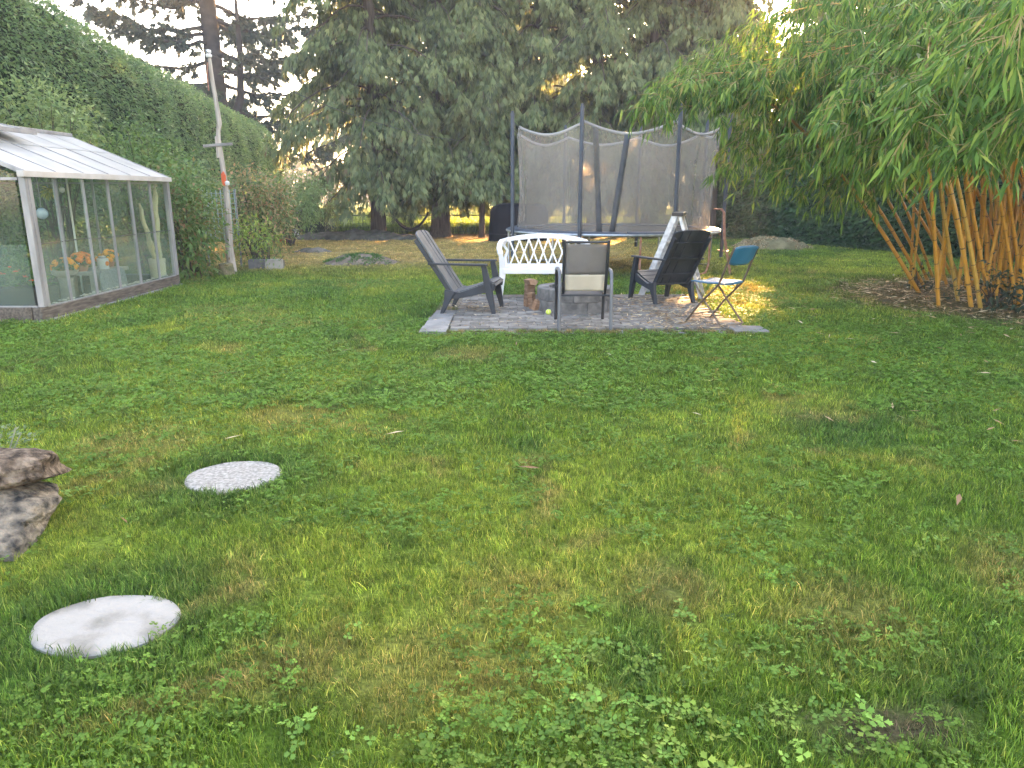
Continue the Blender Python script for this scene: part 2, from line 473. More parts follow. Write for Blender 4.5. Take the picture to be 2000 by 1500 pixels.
def clear_mask(x, y, pad=0.0):
    k = ~((x > PATIO[0] - pad) & (x < PATIO[1] + .16 * (y < 8.2) + pad) & (y > PATIO[2] + .05 - pad) & (y < PATIO[3] + pad))
    k &= ~((x > GH[0] - .1) & (x < GH[1] + .11) & (y > GH[2] - .09) & (y < GH[3] + .1))
    for (sx, sy), rx, ry in STONES: k &= ((x - sx) / (rx + .022)) ** 2 + ((y - sy) / (ry + .022)) ** 2 > 1
    return k
def spread(dens, y0, y1, xa, xb):
    """points per m2 within y0..y1, as wide as the view plus a margin"""
    w = lambda y: (-.74 * y - xa, .74 * y + xb)
    area_w = (w(y1)[1] - w(y1)[0]); n = int(dens * area_w * (y1 - y0))
    y = rng.uniform(y0, y1, n); x = rng.uniform(w(y1)[0], w(y1)[1], n)
    k = (x > w(y)[0]) & (x < w(y)[1])
    return x[k], y[k]
def grass_layer(name, dens, y0, y1, variants, smin, smax, fade=1.0):
    x, y = spread(dens, y0, y1, 2.6, 2.6)
    k = clear_mask(x, y)
    bam = np.hypot((x - 8.2) / 1.15, y - 10.7) + .6 * (vn(x, y, .4, 51, 2) - .5)
    k &= ~((bam < 2.9) & (rng.random(len(x)) < .86))
    k &= ~((y > 25.2) & (rng.random(len(x)) < .6)); k &= x > -9.3
    k &= ~((vn(x, y, .35, 77, 2) > .71) & (rng.random(len(x)) < .55))
    bare = np.hypot((x - 1.05) / .26, (y - 1.84) / .085)      # bare earth beside the leaf patch
    k &= ~((bare < 1) & (rng.random(len(x)) < .85))
    x, y = x[k], y[k]; n = len(x)
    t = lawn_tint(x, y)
    t *= (1 + .30 * rng.normal(size=(n, 1))).clip(.4, 1.9)
    dryness = (t[:, 0] / t[:, 1]).clip(.3, 1.6)
    lush = vn(x, y, .5, 71, 3)
    for (sx, sy), rx, ry in STONES:
        lush = np.maximum(lush, .7 * sstep(.6, .3, np.hypot(x - sx, y - sy)))
    s = (smin + (smax - smin) * lush) * (1.25 - .45 * dryness) * rng.uniform(.75, 1.3, n)
    rot = np.stack([rng.normal(0, .18, n), rng.normal(0, .18, n), rng.uniform(0, 6.28, n)], 1)
    return scatter(name, np.stack([x, y, lawn_z(x, y)], 1), rot, s, t, variants)
grass_layer('grass', 1050, .5, 4.2, near_t, .45, .95)
grass_layer('grass', 520, 4.2, 8.5, mid_t, .55, 1.05)
grass_layer('grass', 260, 8.5, 15.0, mid_t, .9, 1.6)
grass_layer('grass', 75, 15.0, 28.5, far_t, .6, 1.15)

# clover and other small round leaves mixed into the turf
clover_m = leafmat('clover_leaf', [(0, (.7, .75, .7)), (.6, (1, 1, 1)), (1, (1.3, 1.2, 1.2))], transl=.3, rough=.6, spec=.12, inst=True)
def leaflets(name, n, rad, size, hmin, hmax, lobes, jag=False):
    P, D, N, L = [], [], [], []
    for i in range(n):
        r_, t_ = rad * math.sqrt(random.random()), random.random() * 6.283
        c = Vector((r_ * math.cos(t_), r_ * math.sin(t_), random.uniform(hmin, hmax)))
        tilt = Vector((random.gauss(0, .35), random.gauss(0, .35), 1)).normalized()
        a0 = random.random() * 6.283; sz = size * random.uniform(.7, 1.3)
        for j in range(lobes):
            a = a0 + 6.283 * j / lobes * (1 if lobes == 3 else .8)
            d = Vector((math.cos(a), math.sin(a), 0)); d = (d - tilt * d.dot(tilt)).normalized()
            P.append(c); D.append(d); N.append(tilt); L.append(sz)
    P, D, N, L = map(np.array, (P, D, N, L))
    T = np.array([(0.02, 0, 0), (.45, -.42, .05), (.85, -.36, .03), (1.0, -.1, 0), (.88, 0, -.02), (1.0, .12, 0), (.85, .38, .03), (.45, .42, .05)])
    D = unit(D); S = unit(np.cross(D, N)); U = np.cross(S, D)
    if jag: T = np.array([(.3, 0, -.03), (.02, 0, 0), (.34, -.24, .03), (.60, -.52, .06), (.64, -.26, .02), (.94, -.30, .05), (.84, -.08, .0), (1.04, 0, .02), (.84, .09, 0), (.92, .31, .05), (.63, .27, .02), (.58, .53, .06), (.34, .24, .03)])
    V = P[:, None] + T[None, :, 0:1] * L[:, None, None] * D[:, None] + T[None, :, 1:2] * L[:, None, None] * S[:, None] + T[None, :, 2:3] * L[:, None, None] * U[:, None]
    F = [(0, 1, 4), (1, 2, 4), (2, 3, 4), (0, 4, 7), (4, 6, 7), (4, 5, 6)] if not jag else [(0, k, k + 1) for k in range(1, 12)] + [(0, 12, 1)]
    return bpy.data.objects.new(name, tri_mesh(name, V, F, rng.random(len(P)), clover_m))
clov = [leaflets('clover', 9, .06, .011, .02, .045, 3) for _ in range(4)]
butt = [leaflets('buttercup', 5, .06, .024, .02, .065, 3, True) for _ in range(3)] + [leaflets('buttercup', 4, .07, .030, .02, .06, 3, True) for _ in range(3)]
def cl_layer(name, dens, y0, y1, variants, thr, scl, col):
    x, y = spread(dens, y0, y1, 2.6, 2.6)
    pn = vn(x, y, .55, 83, 3)
    k = clear_mask(x, y) & (pn > thr) & (np.hypot((x - 8.2) / 1.15, y - 10.7) > 3)
    x, y = x[k], y[k]; n = len(x)
    t = np.array(col)[None] * (1 + .2 * rng.normal(size=(n, 1))).clip(.55, 1.6)
    rot = np.stack([rng.normal(0, .2, n), rng.normal(0, .2, n), rng.uniform(0, 6.28, n)], 1)
    return scatter(name, np.stack([x, y, np.zeros(n)], 1), rot, rng.uniform(.7, 1.35, n) * scl, t, variants)
cl_layer('clover', 260, 1.2, 5.0, clov, .50, .8, (.11, .20, .03))
cl_layer('clover', 420, 5.0, 13.0, clov, .38, 1.0, (.115, .215, .032))
# broad creeping leaves by the viewer's feet
bx = np.concatenate([rng.normal(.40, .32, 165), rng.normal(.30, .34, 80), rng.uniform(-1.2, 2.2, 50), rng.normal(-2.2, .35, 50), rng.uniform(1.2, 2.2, 14)])
by = np.concatenate([rng.normal(1.74, .17, 165), rng.normal(1.98, .28, 80), rng.uniform(1.5, 4.2, 50), rng.normal(3.65, .45, 50), rng.uniform(1.6, 2.4, 14)])
k = clear_mask(bx, by, .02) & ((bx > -1.95) | (by > 3.1)); bx, by = bx[k], by[k]; n = len(bx)
scatter('buttercup_leaves', np.stack([bx, by, np.zeros(n)], 1), np.stack([rng.normal(0, .2, n), rng.normal(0, .2, n), rng.uniform(0, 6.28, n)], 1),
        rng.uniform(.3, .85, n), (np.array((.12, .225, .042))[None] + np.array((.06, .02, 0.))[None] * (rng.random((n, 1)) ** 3)) * (1 + .28 * rng.normal(size=(n, 1))).clip(.4, 1.7), butt)

# fallen bamboo leaves on the lawn and litter under the clump and on the patio
litter_m = leafmat('dry_leaf', [(0, (.18, .10, .045)), (.5, (.36, .25, .13)), (.85, (.52, .42, .26)), (1, (.62, .54, .38))], transl=.15, rough=.7)
def litter(name, X, Y, z, lmin, lmax):
    n = len(X); a = rng.uniform(0, 6.283, n)
    P = np.stack([X, Y, z + rng.uniform(.0, .02, n)], 1)
    D = np.stack([np.cos(a), np.sin(a), rng.normal(0, .15, n)], 1); N = unit(np.stack([rng.normal(0, .3, n), rng.normal(0, .3, n), np.ones(n)], 1))
    Ls = rng.uniform(lmin, lmax, n)
    return leaf_obj(name, P, D, N, Ls, Ls * rng.uniform(.12, .22, n), litter_m, shape='lance', kind='stuff')
X = np.concatenate([rng.normal(5.2, 1.5, 130), rng.uniform(2.6, 6, 26), rng.uniform(-2, 3, 9), rng.uniform(1, 4, 8)])
Y = np.concatenate([rng.normal(8.6, 1.4, 130), rng.uniform(4, 9, 26), rng.uniform(2.6, 7.5, 9), rng.uniform(2.2, 5, 8)])
k = clear_mask(X, Y); litter('fallen_leaves', X[k], Y[k], .045, .06, .14)
th_ = rng.uniform(0, 6.283, 4000); rr_ = 3.3 * np.sqrt(rng.random(4000)) * (1 + .12 * rng.normal(size=4000))
litter('leaf_litter', 8.2 + 1.15 * rr_ * np.cos(th_), 10.7 + rr_ * np.sin(th_), .012, .06, .17)

# ================================================================== PATIO
paver_m = mat('paver_concrete', (.115, .11, .10), (.225, .212, .19), scale=9, rough=.9, bump=.004, bscale=60, spec=.2, rand=.28, c3=(.165, .155, .14))
slab_m = mat('slab_concrete', (.15, .15, .145), (.25, .245, .235), scale=6, rough=.9, bump=.003, bscale=80, spec=.2, rand=.1)
joint_m = mat('joint_soil', (.09, .075, .05), (.17, .15, .11), scale=20, rough=.95, bump=.006)
patio = thing('patio', None, None, (0, 0, 0)); patio['kind'] = 'structure'
mb = MB(); mb.box(((PATIO[0] + PATIO[1]) / 2, (PATIO[2] + PATIO[3]) / 2, -.03), (PATIO[1] - PATIO[0] - .02, PATIO[3] - PATIO[2] - .02, .085)); mb.build('bedding_sand', joint_m, patio)
def paver_mesh(w, d, h, nm):
    mb = MB(); e = .006
    vs = [(-w/2, -d/2, 0), (w/2, -d/2, 0), (w/2, d/2, 0), (-w/2, d/2, 0), (-w/2, -d/2, h - e), (w/2, -d/2, h - e), (w/2, d/2, h - e), (-w/2, d/2, h - e),
          (-w/2 + e, -d/2 + e, h), (w/2 - e, -d/2 + e, h), (w/2 - e, d/2 - e, h), (-w/2 + e, d/2 - e, h)]
    fs = [(0, 1, 5, 4), (1, 2, 6, 5), (2, 3, 7, 6), (3, 0, 4, 7), (4, 5, 9, 8), (5, 6, 10, 9), (6, 7, 11, 10), (7, 4, 8, 11), (8, 9, 10, 11)]
    mb.add(vs, fs); return mb.mesh(nm, paver_m if nm == 'paver' else slab_m)
pav = [paver_mesh(.212, .106, .05, 'paver'), paver_mesh(.102, .106, .05, 'paver')]
spots = []
rows = int((PATIO[3] - 8.12) / .112)
for j in range(rows):
    y = 8.12 + .056 + j * .112
    off = (.11 if j % 2 else 0) + random.uniform(-.012, .012)
    x = -.70 - off
    while x < 2.58:
        cx = x + .109
        if cx - .106 > -.72 and cx + .106 < 2.60 and math.hypot(cx - .81, y - 9.53) > .40: spots.append((cx, y, 0))
        elif cx + .04 > -.70 and cx - .106 <= -.72: spots.append((-.655, y, 1))
        x += .218
spots.sort(key=lambda s: s[1])
fm = MB()
for i, (x, y, kx) in enumerate(spots):
    z, rx, ry, rz = .002 + random.uniform(-.004, .006), random.gauss(0, .012), random.gauss(0, .012), random.gauss(0, .012)
    if i < 298:
        o = link('paver', pav[kx], patio, (x, y, z)); o.rotation_euler = (rx, ry, rz)
    else:
        w = .212 if kx == 0 else .102
        fm.box((x, y, z + .025), (w, .106, .05), rot=Matrix.Rotation(rz, 3, 'Z') @ Matrix.Rotation(rx, 3, 'X'))
far_p = fm.build('paver_field', paver_m, patio); far_p['kind'] = 'stuff'
# concrete border slabs: front strip, left pair, right corner
def slab(x0, x1, y0, y1, z=.004, rz=0):
    o = link('slab', paver_mesh(x1 - x0, y1 - y0, .05, 'slab'), patio, ((x0 + x1) / 2, (y0 + y1) / 2, z)); o.rotation_euler = (random.gauss(0, .008), random.gauss(0, .008), rz)
for i in range(5): slab(-.70 + i * .62 + .006, -.70 + (i + 1) * .62 - .006, 7.92, 8.105, -.022 + random.uniform(-.008, .006), random.gauss(0, .018))
slab(-1.01, -.715, 7.88, 8.22, .006); slab(-1.0, -.715, 8.24, 8.85, .006, .01); slab(-.98, -.715, 8.87, 9.45, -.004, -.02)
slab(2.42, 2.80, 7.91, 8.22, .008, .02); slab(2.28, 2.62, 8.34, 8.72, .012, .05)
# weeds and moss in the joints, straw at the sunny corner
x = rng.uniform(-.98, 2.6, 3000); y = np.concatenate([rng.uniform(7.95, 10.9, 2400), rng.uniform(7.9, 8.02, 600)])
k = (vn(x, y, .5, 95, 2) > .5) & (np.hypot(x - .81, y - 9.53) > .5) & ((np.abs(((y - 8.12) / .112) % 1 - .0) < .13) | (rng.random(3000) < .10)) & ((y > 8.14) | (rng.random(3000) < .15)) | ((y < 8.02) & (rng.random(3000) < .6))
x, y = x[k], y[k]; n = len(x)
scatter('joint_weeds', np.stack([x, y, np.full(n, .03)], 1), np.stack([np.zeros(n), np.zeros(n), rng.uniform(0, 6.28, n)], 1), rng.uniform(.35, .85, n),
        mix3((.075, .12, .03), (.24, .19, .07), rng.random(n)), near_t)
X = np.concatenate([rng.normal(2.0, .32, 900), rng.uniform(-.9, 2.6, 380), rng.normal(-.45, .2, 120), rng.normal(1.5, .4, 260)])
Y = np.concatenate([rng.normal(8.75, .6, 900), rng.uniform(8, 10.9, 380), rng.normal(9.75, .2, 120), rng.normal(10.3, .35, 260)])
k = (X < 2.62) & (X > -1) & (Y > 7.95) & (Y < 10.95) & (np.hypot(X - .81, Y - 9.53) > .5)
litter('straw_litter', X[k], Y[k], .055, .03, .11)

# ================================================================== STEPPING STONES, ROCKS
stone_m = mat('stepping_stone', (.15, .142, .12), (.33, .317, .29), scale=5, rough=.95, bump=.006, bscale=45, spec=.1, detail=9, c3=(.29, .28, .257))
def disc(name, label, c, rx, ry, m, relief):
    mb = MB(); n = 56; vs = []; rings = [0.0, .25, .5, .72, .88, .96, 1.0, 1.0]
    zs = [.014, .014, .014, .0138, .0135, .0125, .008, -.05]
    for i, (q, z) in enumerate(zip(rings, zs)):
        for k in range(n):
            t = 2 * math.pi * k / n
            w = 1 + .018 * math.sin(3 * t + c[0] * 9) + .012 * math.sin(7 * t)
            vs.append((c[0] + rx * q * w * math.cos(t), c[1] + ry * q * w * math.sin(t), z + (random.gauss(0, relief) if 0 < i < 6 else 0)))
    mb.add(vs, [(i * n + k, i * n + (k + 1) % n, (i + 1) * n + (k + 1) % n, (i + 1) * n + k) for i in range(7) for k in range(n)])
    return tag(mb.build(name, m, smooth=True), label, 'stepping stone', 'round stepping stones set in the lawn')
disc('stepping_stone', 'round pebbly pale concrete stepping stone in the lawn, farther from the viewer and greyer', STONES[0][0], .252, .236, mat('stepping_stone_grey', (.17, .162, .145), (.38, .365, .335), scale=55, rough=.9, bump=.004, bscale=160, spec=.2), .0008)
disc('stepping_stone', 'large white worn round stepping stone in the lawn, nearer the bottom edge', STONES[1][0], .250, .196, stone_m, .0007)

rock_m = mat('brown_rock', (.028, .024, .020), (.26, .215, .165), scale=22, rough=.98, bump=.03, bscale=55, spec=.08, c3=(.125, .098, .075), detail=9)
rock2_m = mat('grey_rock', (.03, .032, .033), (.28, .245, .19), scale=17, rough=.98, bump=.03, bscale=48, spec=.08, c3=(.15, .135, .112), detail=9)
def rock(name, label, c, d, rz, seed, m, group='stacked garden rocks'):
    import bmesh
    r_ = random.Random(seed)
    bm = bmesh.new(); bmesh.ops.create_cube(bm, size=1.0)
    bmesh.ops.subdivide_edges(bm, edges=bm.edges[:], cuts=8, use_grid_fill=True)
    xs_, sh = [], [(r_.choice((-1, 1)) * r_.uniform(.3, 1), r_.choice((-1, 1)) * r_.uniform(.3, 1), r_.choice((-1, 1)) * r_.uniform(.1, .9), r_.uniform(.40, .54)) for _ in range(12)]
    for v in bm.verts:
        p = v.co.copy()
        for a_, b_, c_, dd in sh:                         # chisel the block with a few planes
            nn = Vector((a_, b_, c_)).normalized(); e = p.dot(nn) - dd
            if e > 0: p -= nn * e
        q = (vn(np.array([p.x * 3 + seed]), np.array([p.y * 3 + p.z * 4.3]), 1, seed, 3)[0] - .5) * .13
        p += p.normalized() * q
        v.co = Vector((p.x * d[0], p.y * d[1], p.z * d[2]))
    me = bpy.data.meshes.new(name); bm.to_mesh(me); bm.free(); me.materials.append(m)
    me.polygons.foreach_set('use_smooth', [True] * len(me.polygons)); me.set_sharp_from_angle(angle=R(28))
    o = link(name, me, None, c); o.rotation_euler = (r_.gauss(0, .05), r_.gauss(0, .05), rz)
    return tag(o, label, 'rock', group)
rock('rock', 'flat brown slab rock lying on top of the rock stack at the lawn edge', (-2.50, 3.16, .255), (.72, .52, .17), .25, 3, rock_m)
rock('rock', 'big grey and tan boulder in the middle of the rock stack', (-2.53, 3.08, .08), (.80, .60, .28), .1, 8, rock2_m)
rock('rock', 'low half buried pale rock at the bottom of the rock stack', (-2.62, 2.86, -.02), (.74, .54, .14), -.1, 15, rock2_m)
woolly_m = leafmat('woolly_leaf', [(0, (.09, .14, .06)), (.6, (.17, .23, .12)), (1, (.26, .31, .20))], transl=.2, rough=.8)
n = 520; c = np.array((-2.66, 3.5, .26)); u = rdir(n); u[:, 2] = np.abs(u[:, 2])
P = c + u * np.array((.26, .2, .14)) * rng.random((n, 1)) ** .5
pl = thing('woolly_plant', 'small woolly grey green plant growing behind the top rock', 'plant', (-2.60, 3.44, 0))
lo = leaf_obj('leaves', P - np.array((-2.60, 3.44, 0)), u + np.array((0, 0, .35)), rdir(n) + np.array((0, 0, 1.2)), rng.uniform(.014, .034, n), rng.uniform(.007, .013, n), woolly_m, pl, 'lance', .2)
mb = MB()
for i in range(9):
    a_ = random.random() * 6.28; mb.tube([(0, 0, 0), (.1 * math.cos(a_), .08 * math.sin(a_), .2), (.18 * math.cos(a_), .14 * math.sin(a_), .33 + random.uniform(0, .05))], .004, 5)
mb.build('stem', mat('woolly_stem', (.2, .22, .14)), pl)

# ================================================================== FIRE PIT
block_m = mat('fire_block', (.085, .085, .085), (.19, .185, .18), scale=10, rough=.92, bump=.004, bscale=60, spec=.2, rand=.15, c3=(.13, .13, .128))
pit = thing('fire_pit', 'round fire pit of grey concrete blocks in the middle of the patio', 'fire pit', (.81, 9.53, .045))
for cst in range(2):
    nb = 9
    for i in range(nb):
        a0 = 2 * math.pi * (i + .5 * cst + .12) / nb; a1 = a0 + 2 * math.pi / nb - .018
        ro, ri, z0, z1 = .485, .34, cst * .15 + (.003 if cst else 0), cst * .15 + .147
        mb = MB(); vs = []
        for k in range(6):
            t = a0 + (a1 - a0) * k / 5
            for rr, zz in ((ro, z0), (ro, z1 - .008), (ro - .008, z1), (ri, z1), (ri, z0)): vs.append((rr * math.cos(t), rr * math.sin(t), zz))
        fs = [(k * 5 + j, (k + 1) * 5 + j, (k + 1) * 5 + (j + 1) % 5, k * 5 + (j + 1) % 5) for k in range(5) for j in range(5)] + [(4, 3, 2, 1, 0), (25, 26, 27, 28, 29)]
        mb.add(vs, fs); mb.build('block', block_m, pit)
mb = MB(); mb.lathe([(.335, 0), (.335, .06), (.2, .075), (0.001, .085)], 24); mb.build('ash_bed', mat('ash', (.05, .048, .045), (.2, .19, .18), scale=12, rough=1, bump=.02), pit)

wood_m = mat('split_wood', (.16, .085, .05), (.38, .25, .16), scale=5, rough=.85, bump=.006, bscale=30, stretch=(1, 1, 8), rand=.2, spec=.2)
def log_chunk(label, p, d, rot, sd):
    r_ = random.Random(sd); mb = MB(); n = 5; L_ = d[2]
    rad = [(math.cos(6.283 * k / n + .3) * d[0] / 2 * r_.uniform(.8, 1.15), math.sin(6.283 * k / n + .3) * d[1] / 2 * r_.uniform(.8, 1.15)) for k in range(n)]
    vs = [(x * s_, y * s_, L_ * (q - .5) + r_.uniform(-.006, .006)) for q, s_ in ((0, .95), (.03, 1), (.35, 1.03), (.7, .97), (.97, 1), (1, .94)) for x, y in rad]
    mb.add(vs, [(i * n + k, i * n + (k + 1) % n, (i + 1) * n + (k + 1) % n, (i + 1) * n + k) for i in range(5) for k in range(n)] + [tuple(range(n - 1, -1, -1)), tuple(25 + k for k in range(n))])
    o = mb.build('firewood_chunk', wood_m, loc=p); o.rotation_euler = rot
    tag(o, label, 'firewood', 'firewood chunks by the fire pit')
log_chunk('upright reddish chunk of split firewood at the back of the small pile', (.24, 9.72, .20), (.17, .13, .30), (0, .04, .2), 1)
log_chunk('long split log lying across the top of the firewood pile', (.245, 9.66, .385), (.13, .10, .26), (1.5, .1, .25), 2)
log_chunk('short stubby firewood chunk leaning at the front of the pile by the ball', (.315, 9.40, .115), (.11, .09, .14), (.15, .25, .4), 3)
log_chunk('middle firewood chunk standing between the short one and the tall one', (.255, 9.53, .15), (.13, .11, .21), (-.1, -.1, .9), 4)

ball_m = mat('tennis_felt', (.50, .62, .07), (.60, .70, .14), scale=80, rough=.95, bump=.002, bscale=200, spec=.1)
mb = MB(); prof = [(.0335 * math.sin(math.pi * i / 14) + 1e-5, -.0335 * math.cos(math.pi * i / 14)) for i in range(15)]; mb.lathe(prof, 22)
seam = [(.0337 * v[0], .0337 * v[1], .0337 * v[2]) for v in [Vector((math.cos(t) * .75 + .25 * math.cos(3 * t), math.sin(t) * .75 - .25 * math.sin(3 * t), .866 * math.sin(2 * t))).normalized() for t in np.linspace(0, 6.283, 49)]]
b_ = thing('tennis_ball', 'yellow green tennis ball on the pavers in front of the fire pit', 'ball', (.45, 9.03, .086))
mb.build('felt', ball_m, b_, smooth=True); mb = MB(); mb.tube(seam, .0012, 4); mb.build('seam', mat('white_seam', (.75, .75, .7)), b_)

# ================================================================== CHAIRS
resin_m = mat('dark_resin', (.013, .017, .024), (.024, .030, .040), scale=5, rough=.5, bump=.0006, bscale=150, spec=.35)
def adirondack(name, label, loc, rz, name_no=0):
    t = thing(name, label, 'chair', loc, rz, 'dark plastic garden chairs by the fire pit')
    B0, B1 = Vector((-.20, 0, .25)), Vector((-.645, 0, .93))
    ax = (B1 - B0).normalized(); nrm = Vector((0, 1, 0)).cross(ax).normalized()
    if nrm.x < 0: nrm = -nrm                                   # faces forward
    slat_m = mat('weathered_resin', (.052, .060, .070), (.10, .112, .124), scale=6, rough=.6, bump=.001, bscale=120, spec=.3) if name_no == 0 else resin_m
    for i in range(5):                                         # back slats, the middle one tallest, rounded tops
        yc = (i - 2) * .112; L_ = (B1 - B0).length + (.045, .085, .10, .085, .045)[i]
        poly = [(-.052, 0), (.052, 0), (.0525, L_ * .9)]
        tl = .028 * (i - 2) / 2
        arch = lambda dy: (B1 - B0).length + .085 * math.sqrt(max(0, 1 - ((yc + dy) / .295) ** 2)) ** 1.0
        L_ = (B1 - B0).length; poly = [(-.054, 0), (.054, 0), (.0545, L_ * .9)] + [(dy, arch(dy)) for dy in (.0545, .028, 0, -.028, -.0545)] + [(-.0545, L_ * .9)]
        mb = MB(); mb.prism(poly, B0 + Vector((0, yc, 0)) + nrm * (.012 * abs(i - 2) ** 1.3 * .6), (0, 1, 0), ax, nrm * .022)
        mb.build('back_slat', slat_m, t, bevel=.004)
    for q, w in ((.22, .05), (.55, .04), (.86, .035)):           # ribs behind the slats
        c_ = B0.lerp(B1, q) - nrm * .018; mb = MB(); mb.bar(c_ + Vector((0, -.255, 0)), c_ + Vector((0, .255, 0)), w, .02, up=nrm); mb.build('back_rib', resin_m, t)
    for s in (-1, 1):
        p0, p1 = B0 + Vector((0, s * .262, 0)) - nrm * .02, B1 + Vector((0, s * .268, -.02)) - nrm * .015
        mb = MB(); mb.bar(p0, p1, .03, .05, up=nrm); mb.build('back_frame', resin_m, t, bevel=.004)
    prof = [(-.235, .262), (-.12, .272), (0.0, .302), (.11, .342), (.215, .385), (.285, .402), (.325, .385), (.342, .345)]
    for i in range(len(prof) - 1):                              # seat slats across
        a_, b_ = Vector((prof[i][0], 0, prof[i][1])), Vector((prof[i + 1][0], 0, prof[i + 1][1]))
        d_ = (b_ - a_).normalized() * .004; up = (b_ - a_).cross(Vector((0, 1, 0))).normalized()
        m_ = (a_ + b_) / 2; w_ = (b_ - a_).length - .008
        mb = MB(); mb.bar(m_ + Vector((0, -.268, 0)), m_ + Vector((0, .268, 0)), w_, .02, up=up); mb.build('seat_slat', slat_m, t, bevel=.003)
    for s in (-1, 1):
        y = s * .292
        mb = MB(); mb.prism([(-.30, .20), (-.16, .185), (.10, .235), (.335, .30), (.345, .375), (.27, .40), (.10, .335), (-.10, .265), (-.24, .285)], (0, y, 0), (1, 0, 0), (0, 0, 1), (0, .03, 0))
        mb.build('side_rail', resin_m, t, bevel=.004)
        mb = MB(); mb.prism([(.305, 0), (.350, 0), (.312, .30), (.235, .60), (.175, .60), (.215, .30)], (0, s * .302, 0), (1, 0, 0), (0, 0, 1), (0, .055, 0))
        mb.build('leg', resin_m, t, bevel=.006)
        mb = MB(); mb.prism([(-.355, 0), (-.31, 0), (-.215, .17), (-.15, .275), (-.29, .30), (-.30, .17)], (0, s * .302, 0), (1, 0, 0), (0, 0, 1), (0, .05, 0))
        mb.build('leg', resin_m, t, bevel=.006)
        mb = MB(); mb.prism([(-.50, s * .29 - .028), (-.49, s * .29 + .03), (.10, s * .325 + .05), (.24, s * .325 + .045), (.26, s * .325), (.24, s * .325 - .05), (.10, s * .325 - .052)], (0, 0, .612), (1, 0, 0), (0, 1, 0), (0, 0, .024))
        mb.build('arm', resin_m, t, bevel=.006)
    return t
adirondack('garden_chair', 'dark grey slatted plastic chair seen from its side, left of the fire pit', (-.50, 9.42, .045), R(-9))
adirondack('garden_chair', 'dark plastic chair showing its tall back, standing beside the stepladder', (2.09, 10.30, .045), R(112), 1)

# white resin bench with a lattice back
white_m = mat('white_resin', (.66, .66, .655), (.60, .60, .595), scale=3, rough=.35, spec=.5)
bench = thing('garden_bench', 'white plastic garden bench with a lattice back behind the fire pit', 'bench', (.46, 10.82, .045))
hw = .60
mb = MB(); top = []
for i in range(17):
    q = i / 16; x = -hw + .06 + (2 * hw - .12) * q; top.append((x, .20, .80 + .055 * math.sin(math.pi * q)))
for i in range(16):
    mb.bar(top[i], top[i + 1], .07 if 1 < i < 15 else .06, .045, up=(0, 1, 0))
mb.build('top_rail', white_m, bench, bevel=.006)
mb = MB(); mb.bar((-hw + .05, .13, .43), (hw - .05, .13, .43), .055, .04, up=(0, 1, 0)); mb.build('lower_rail', white_m, bench, bevel=.005)
for i in range(7):
    x = -.42 + i * .14
    for s in (-1, 1):
        x0, x1 = x - s * .065, x + s * .085
        mb = MB(); yy = .165 + s * .007
        mb.bar((x0, yy - .03, .45), (x1, yy + .03, .80 + .05 * math.sin(math.pi * (x1 + hw) / (2 * hw))), .022, .014, up=(0, 1, 0)); mb.build('lattice_bar', white_m, bench)
for s in (-1, 1):
    pts = [(s * (hw - .045), .20, .80), (s * (hw + .0), .16, .79), (s * (hw + .035), .06, .74), (s * (hw + .045), -.08, .685), (s * (hw + .035), -.18, .655), (s * (hw + .02), -.235, .62)]
    mb = MB()
    for i in range(5): mb.bar(pts[i], pts[i + 1], .075, .045, up=(0, .3, 1))
    mb.build('arm', white_m, bench, bevel=.008)
    mb = MB(); mb.tube([(s * (hw - .05), .20, .80), (s * (hw - .02), .19, .72), (s * (hw - .075), .17, .64), (s * (hw - .04), .15, .54), (s * (hw - .05), .14, .43)], [.03, .024, .022, .026, .03], 8); mb.build('back_post', white_m, bench, smooth=True)
    for y0, y1, z1, wz in ((-.235, -.20, .62, .065), (.24, .16, .43, .055)):
        mb = MB(); xo = s * (hw + .015); xi = s * (hw - .01)
        mb.bar((xi + s * .03, y0, 0), (xi, y1, .42), .045, .04, up=(0, 1, 0), w1=.10, t1=.06)
        if y0 < 0: mb.bar((xi, y1, .42), (xo + s * .01, y0, z1 + .02), .095, .055, up=(0, 1, 0), w1=.055, t1=.05)
        mb.build('leg', white_m, bench, bevel=.006)
mb = MB(); mb.box((0, -.03, .405), (2 * hw - .03, .42, .035)); mb.build('seat', white_m, bench, bevel=.008)
mb = MB(); mb.bar((-hw + .02, -.235, .375), (hw - .02, -.235, .375), .06, .03, up=(0, 1, 0)); mb.build('seat_apron', white_m, bench, bevel=.006)

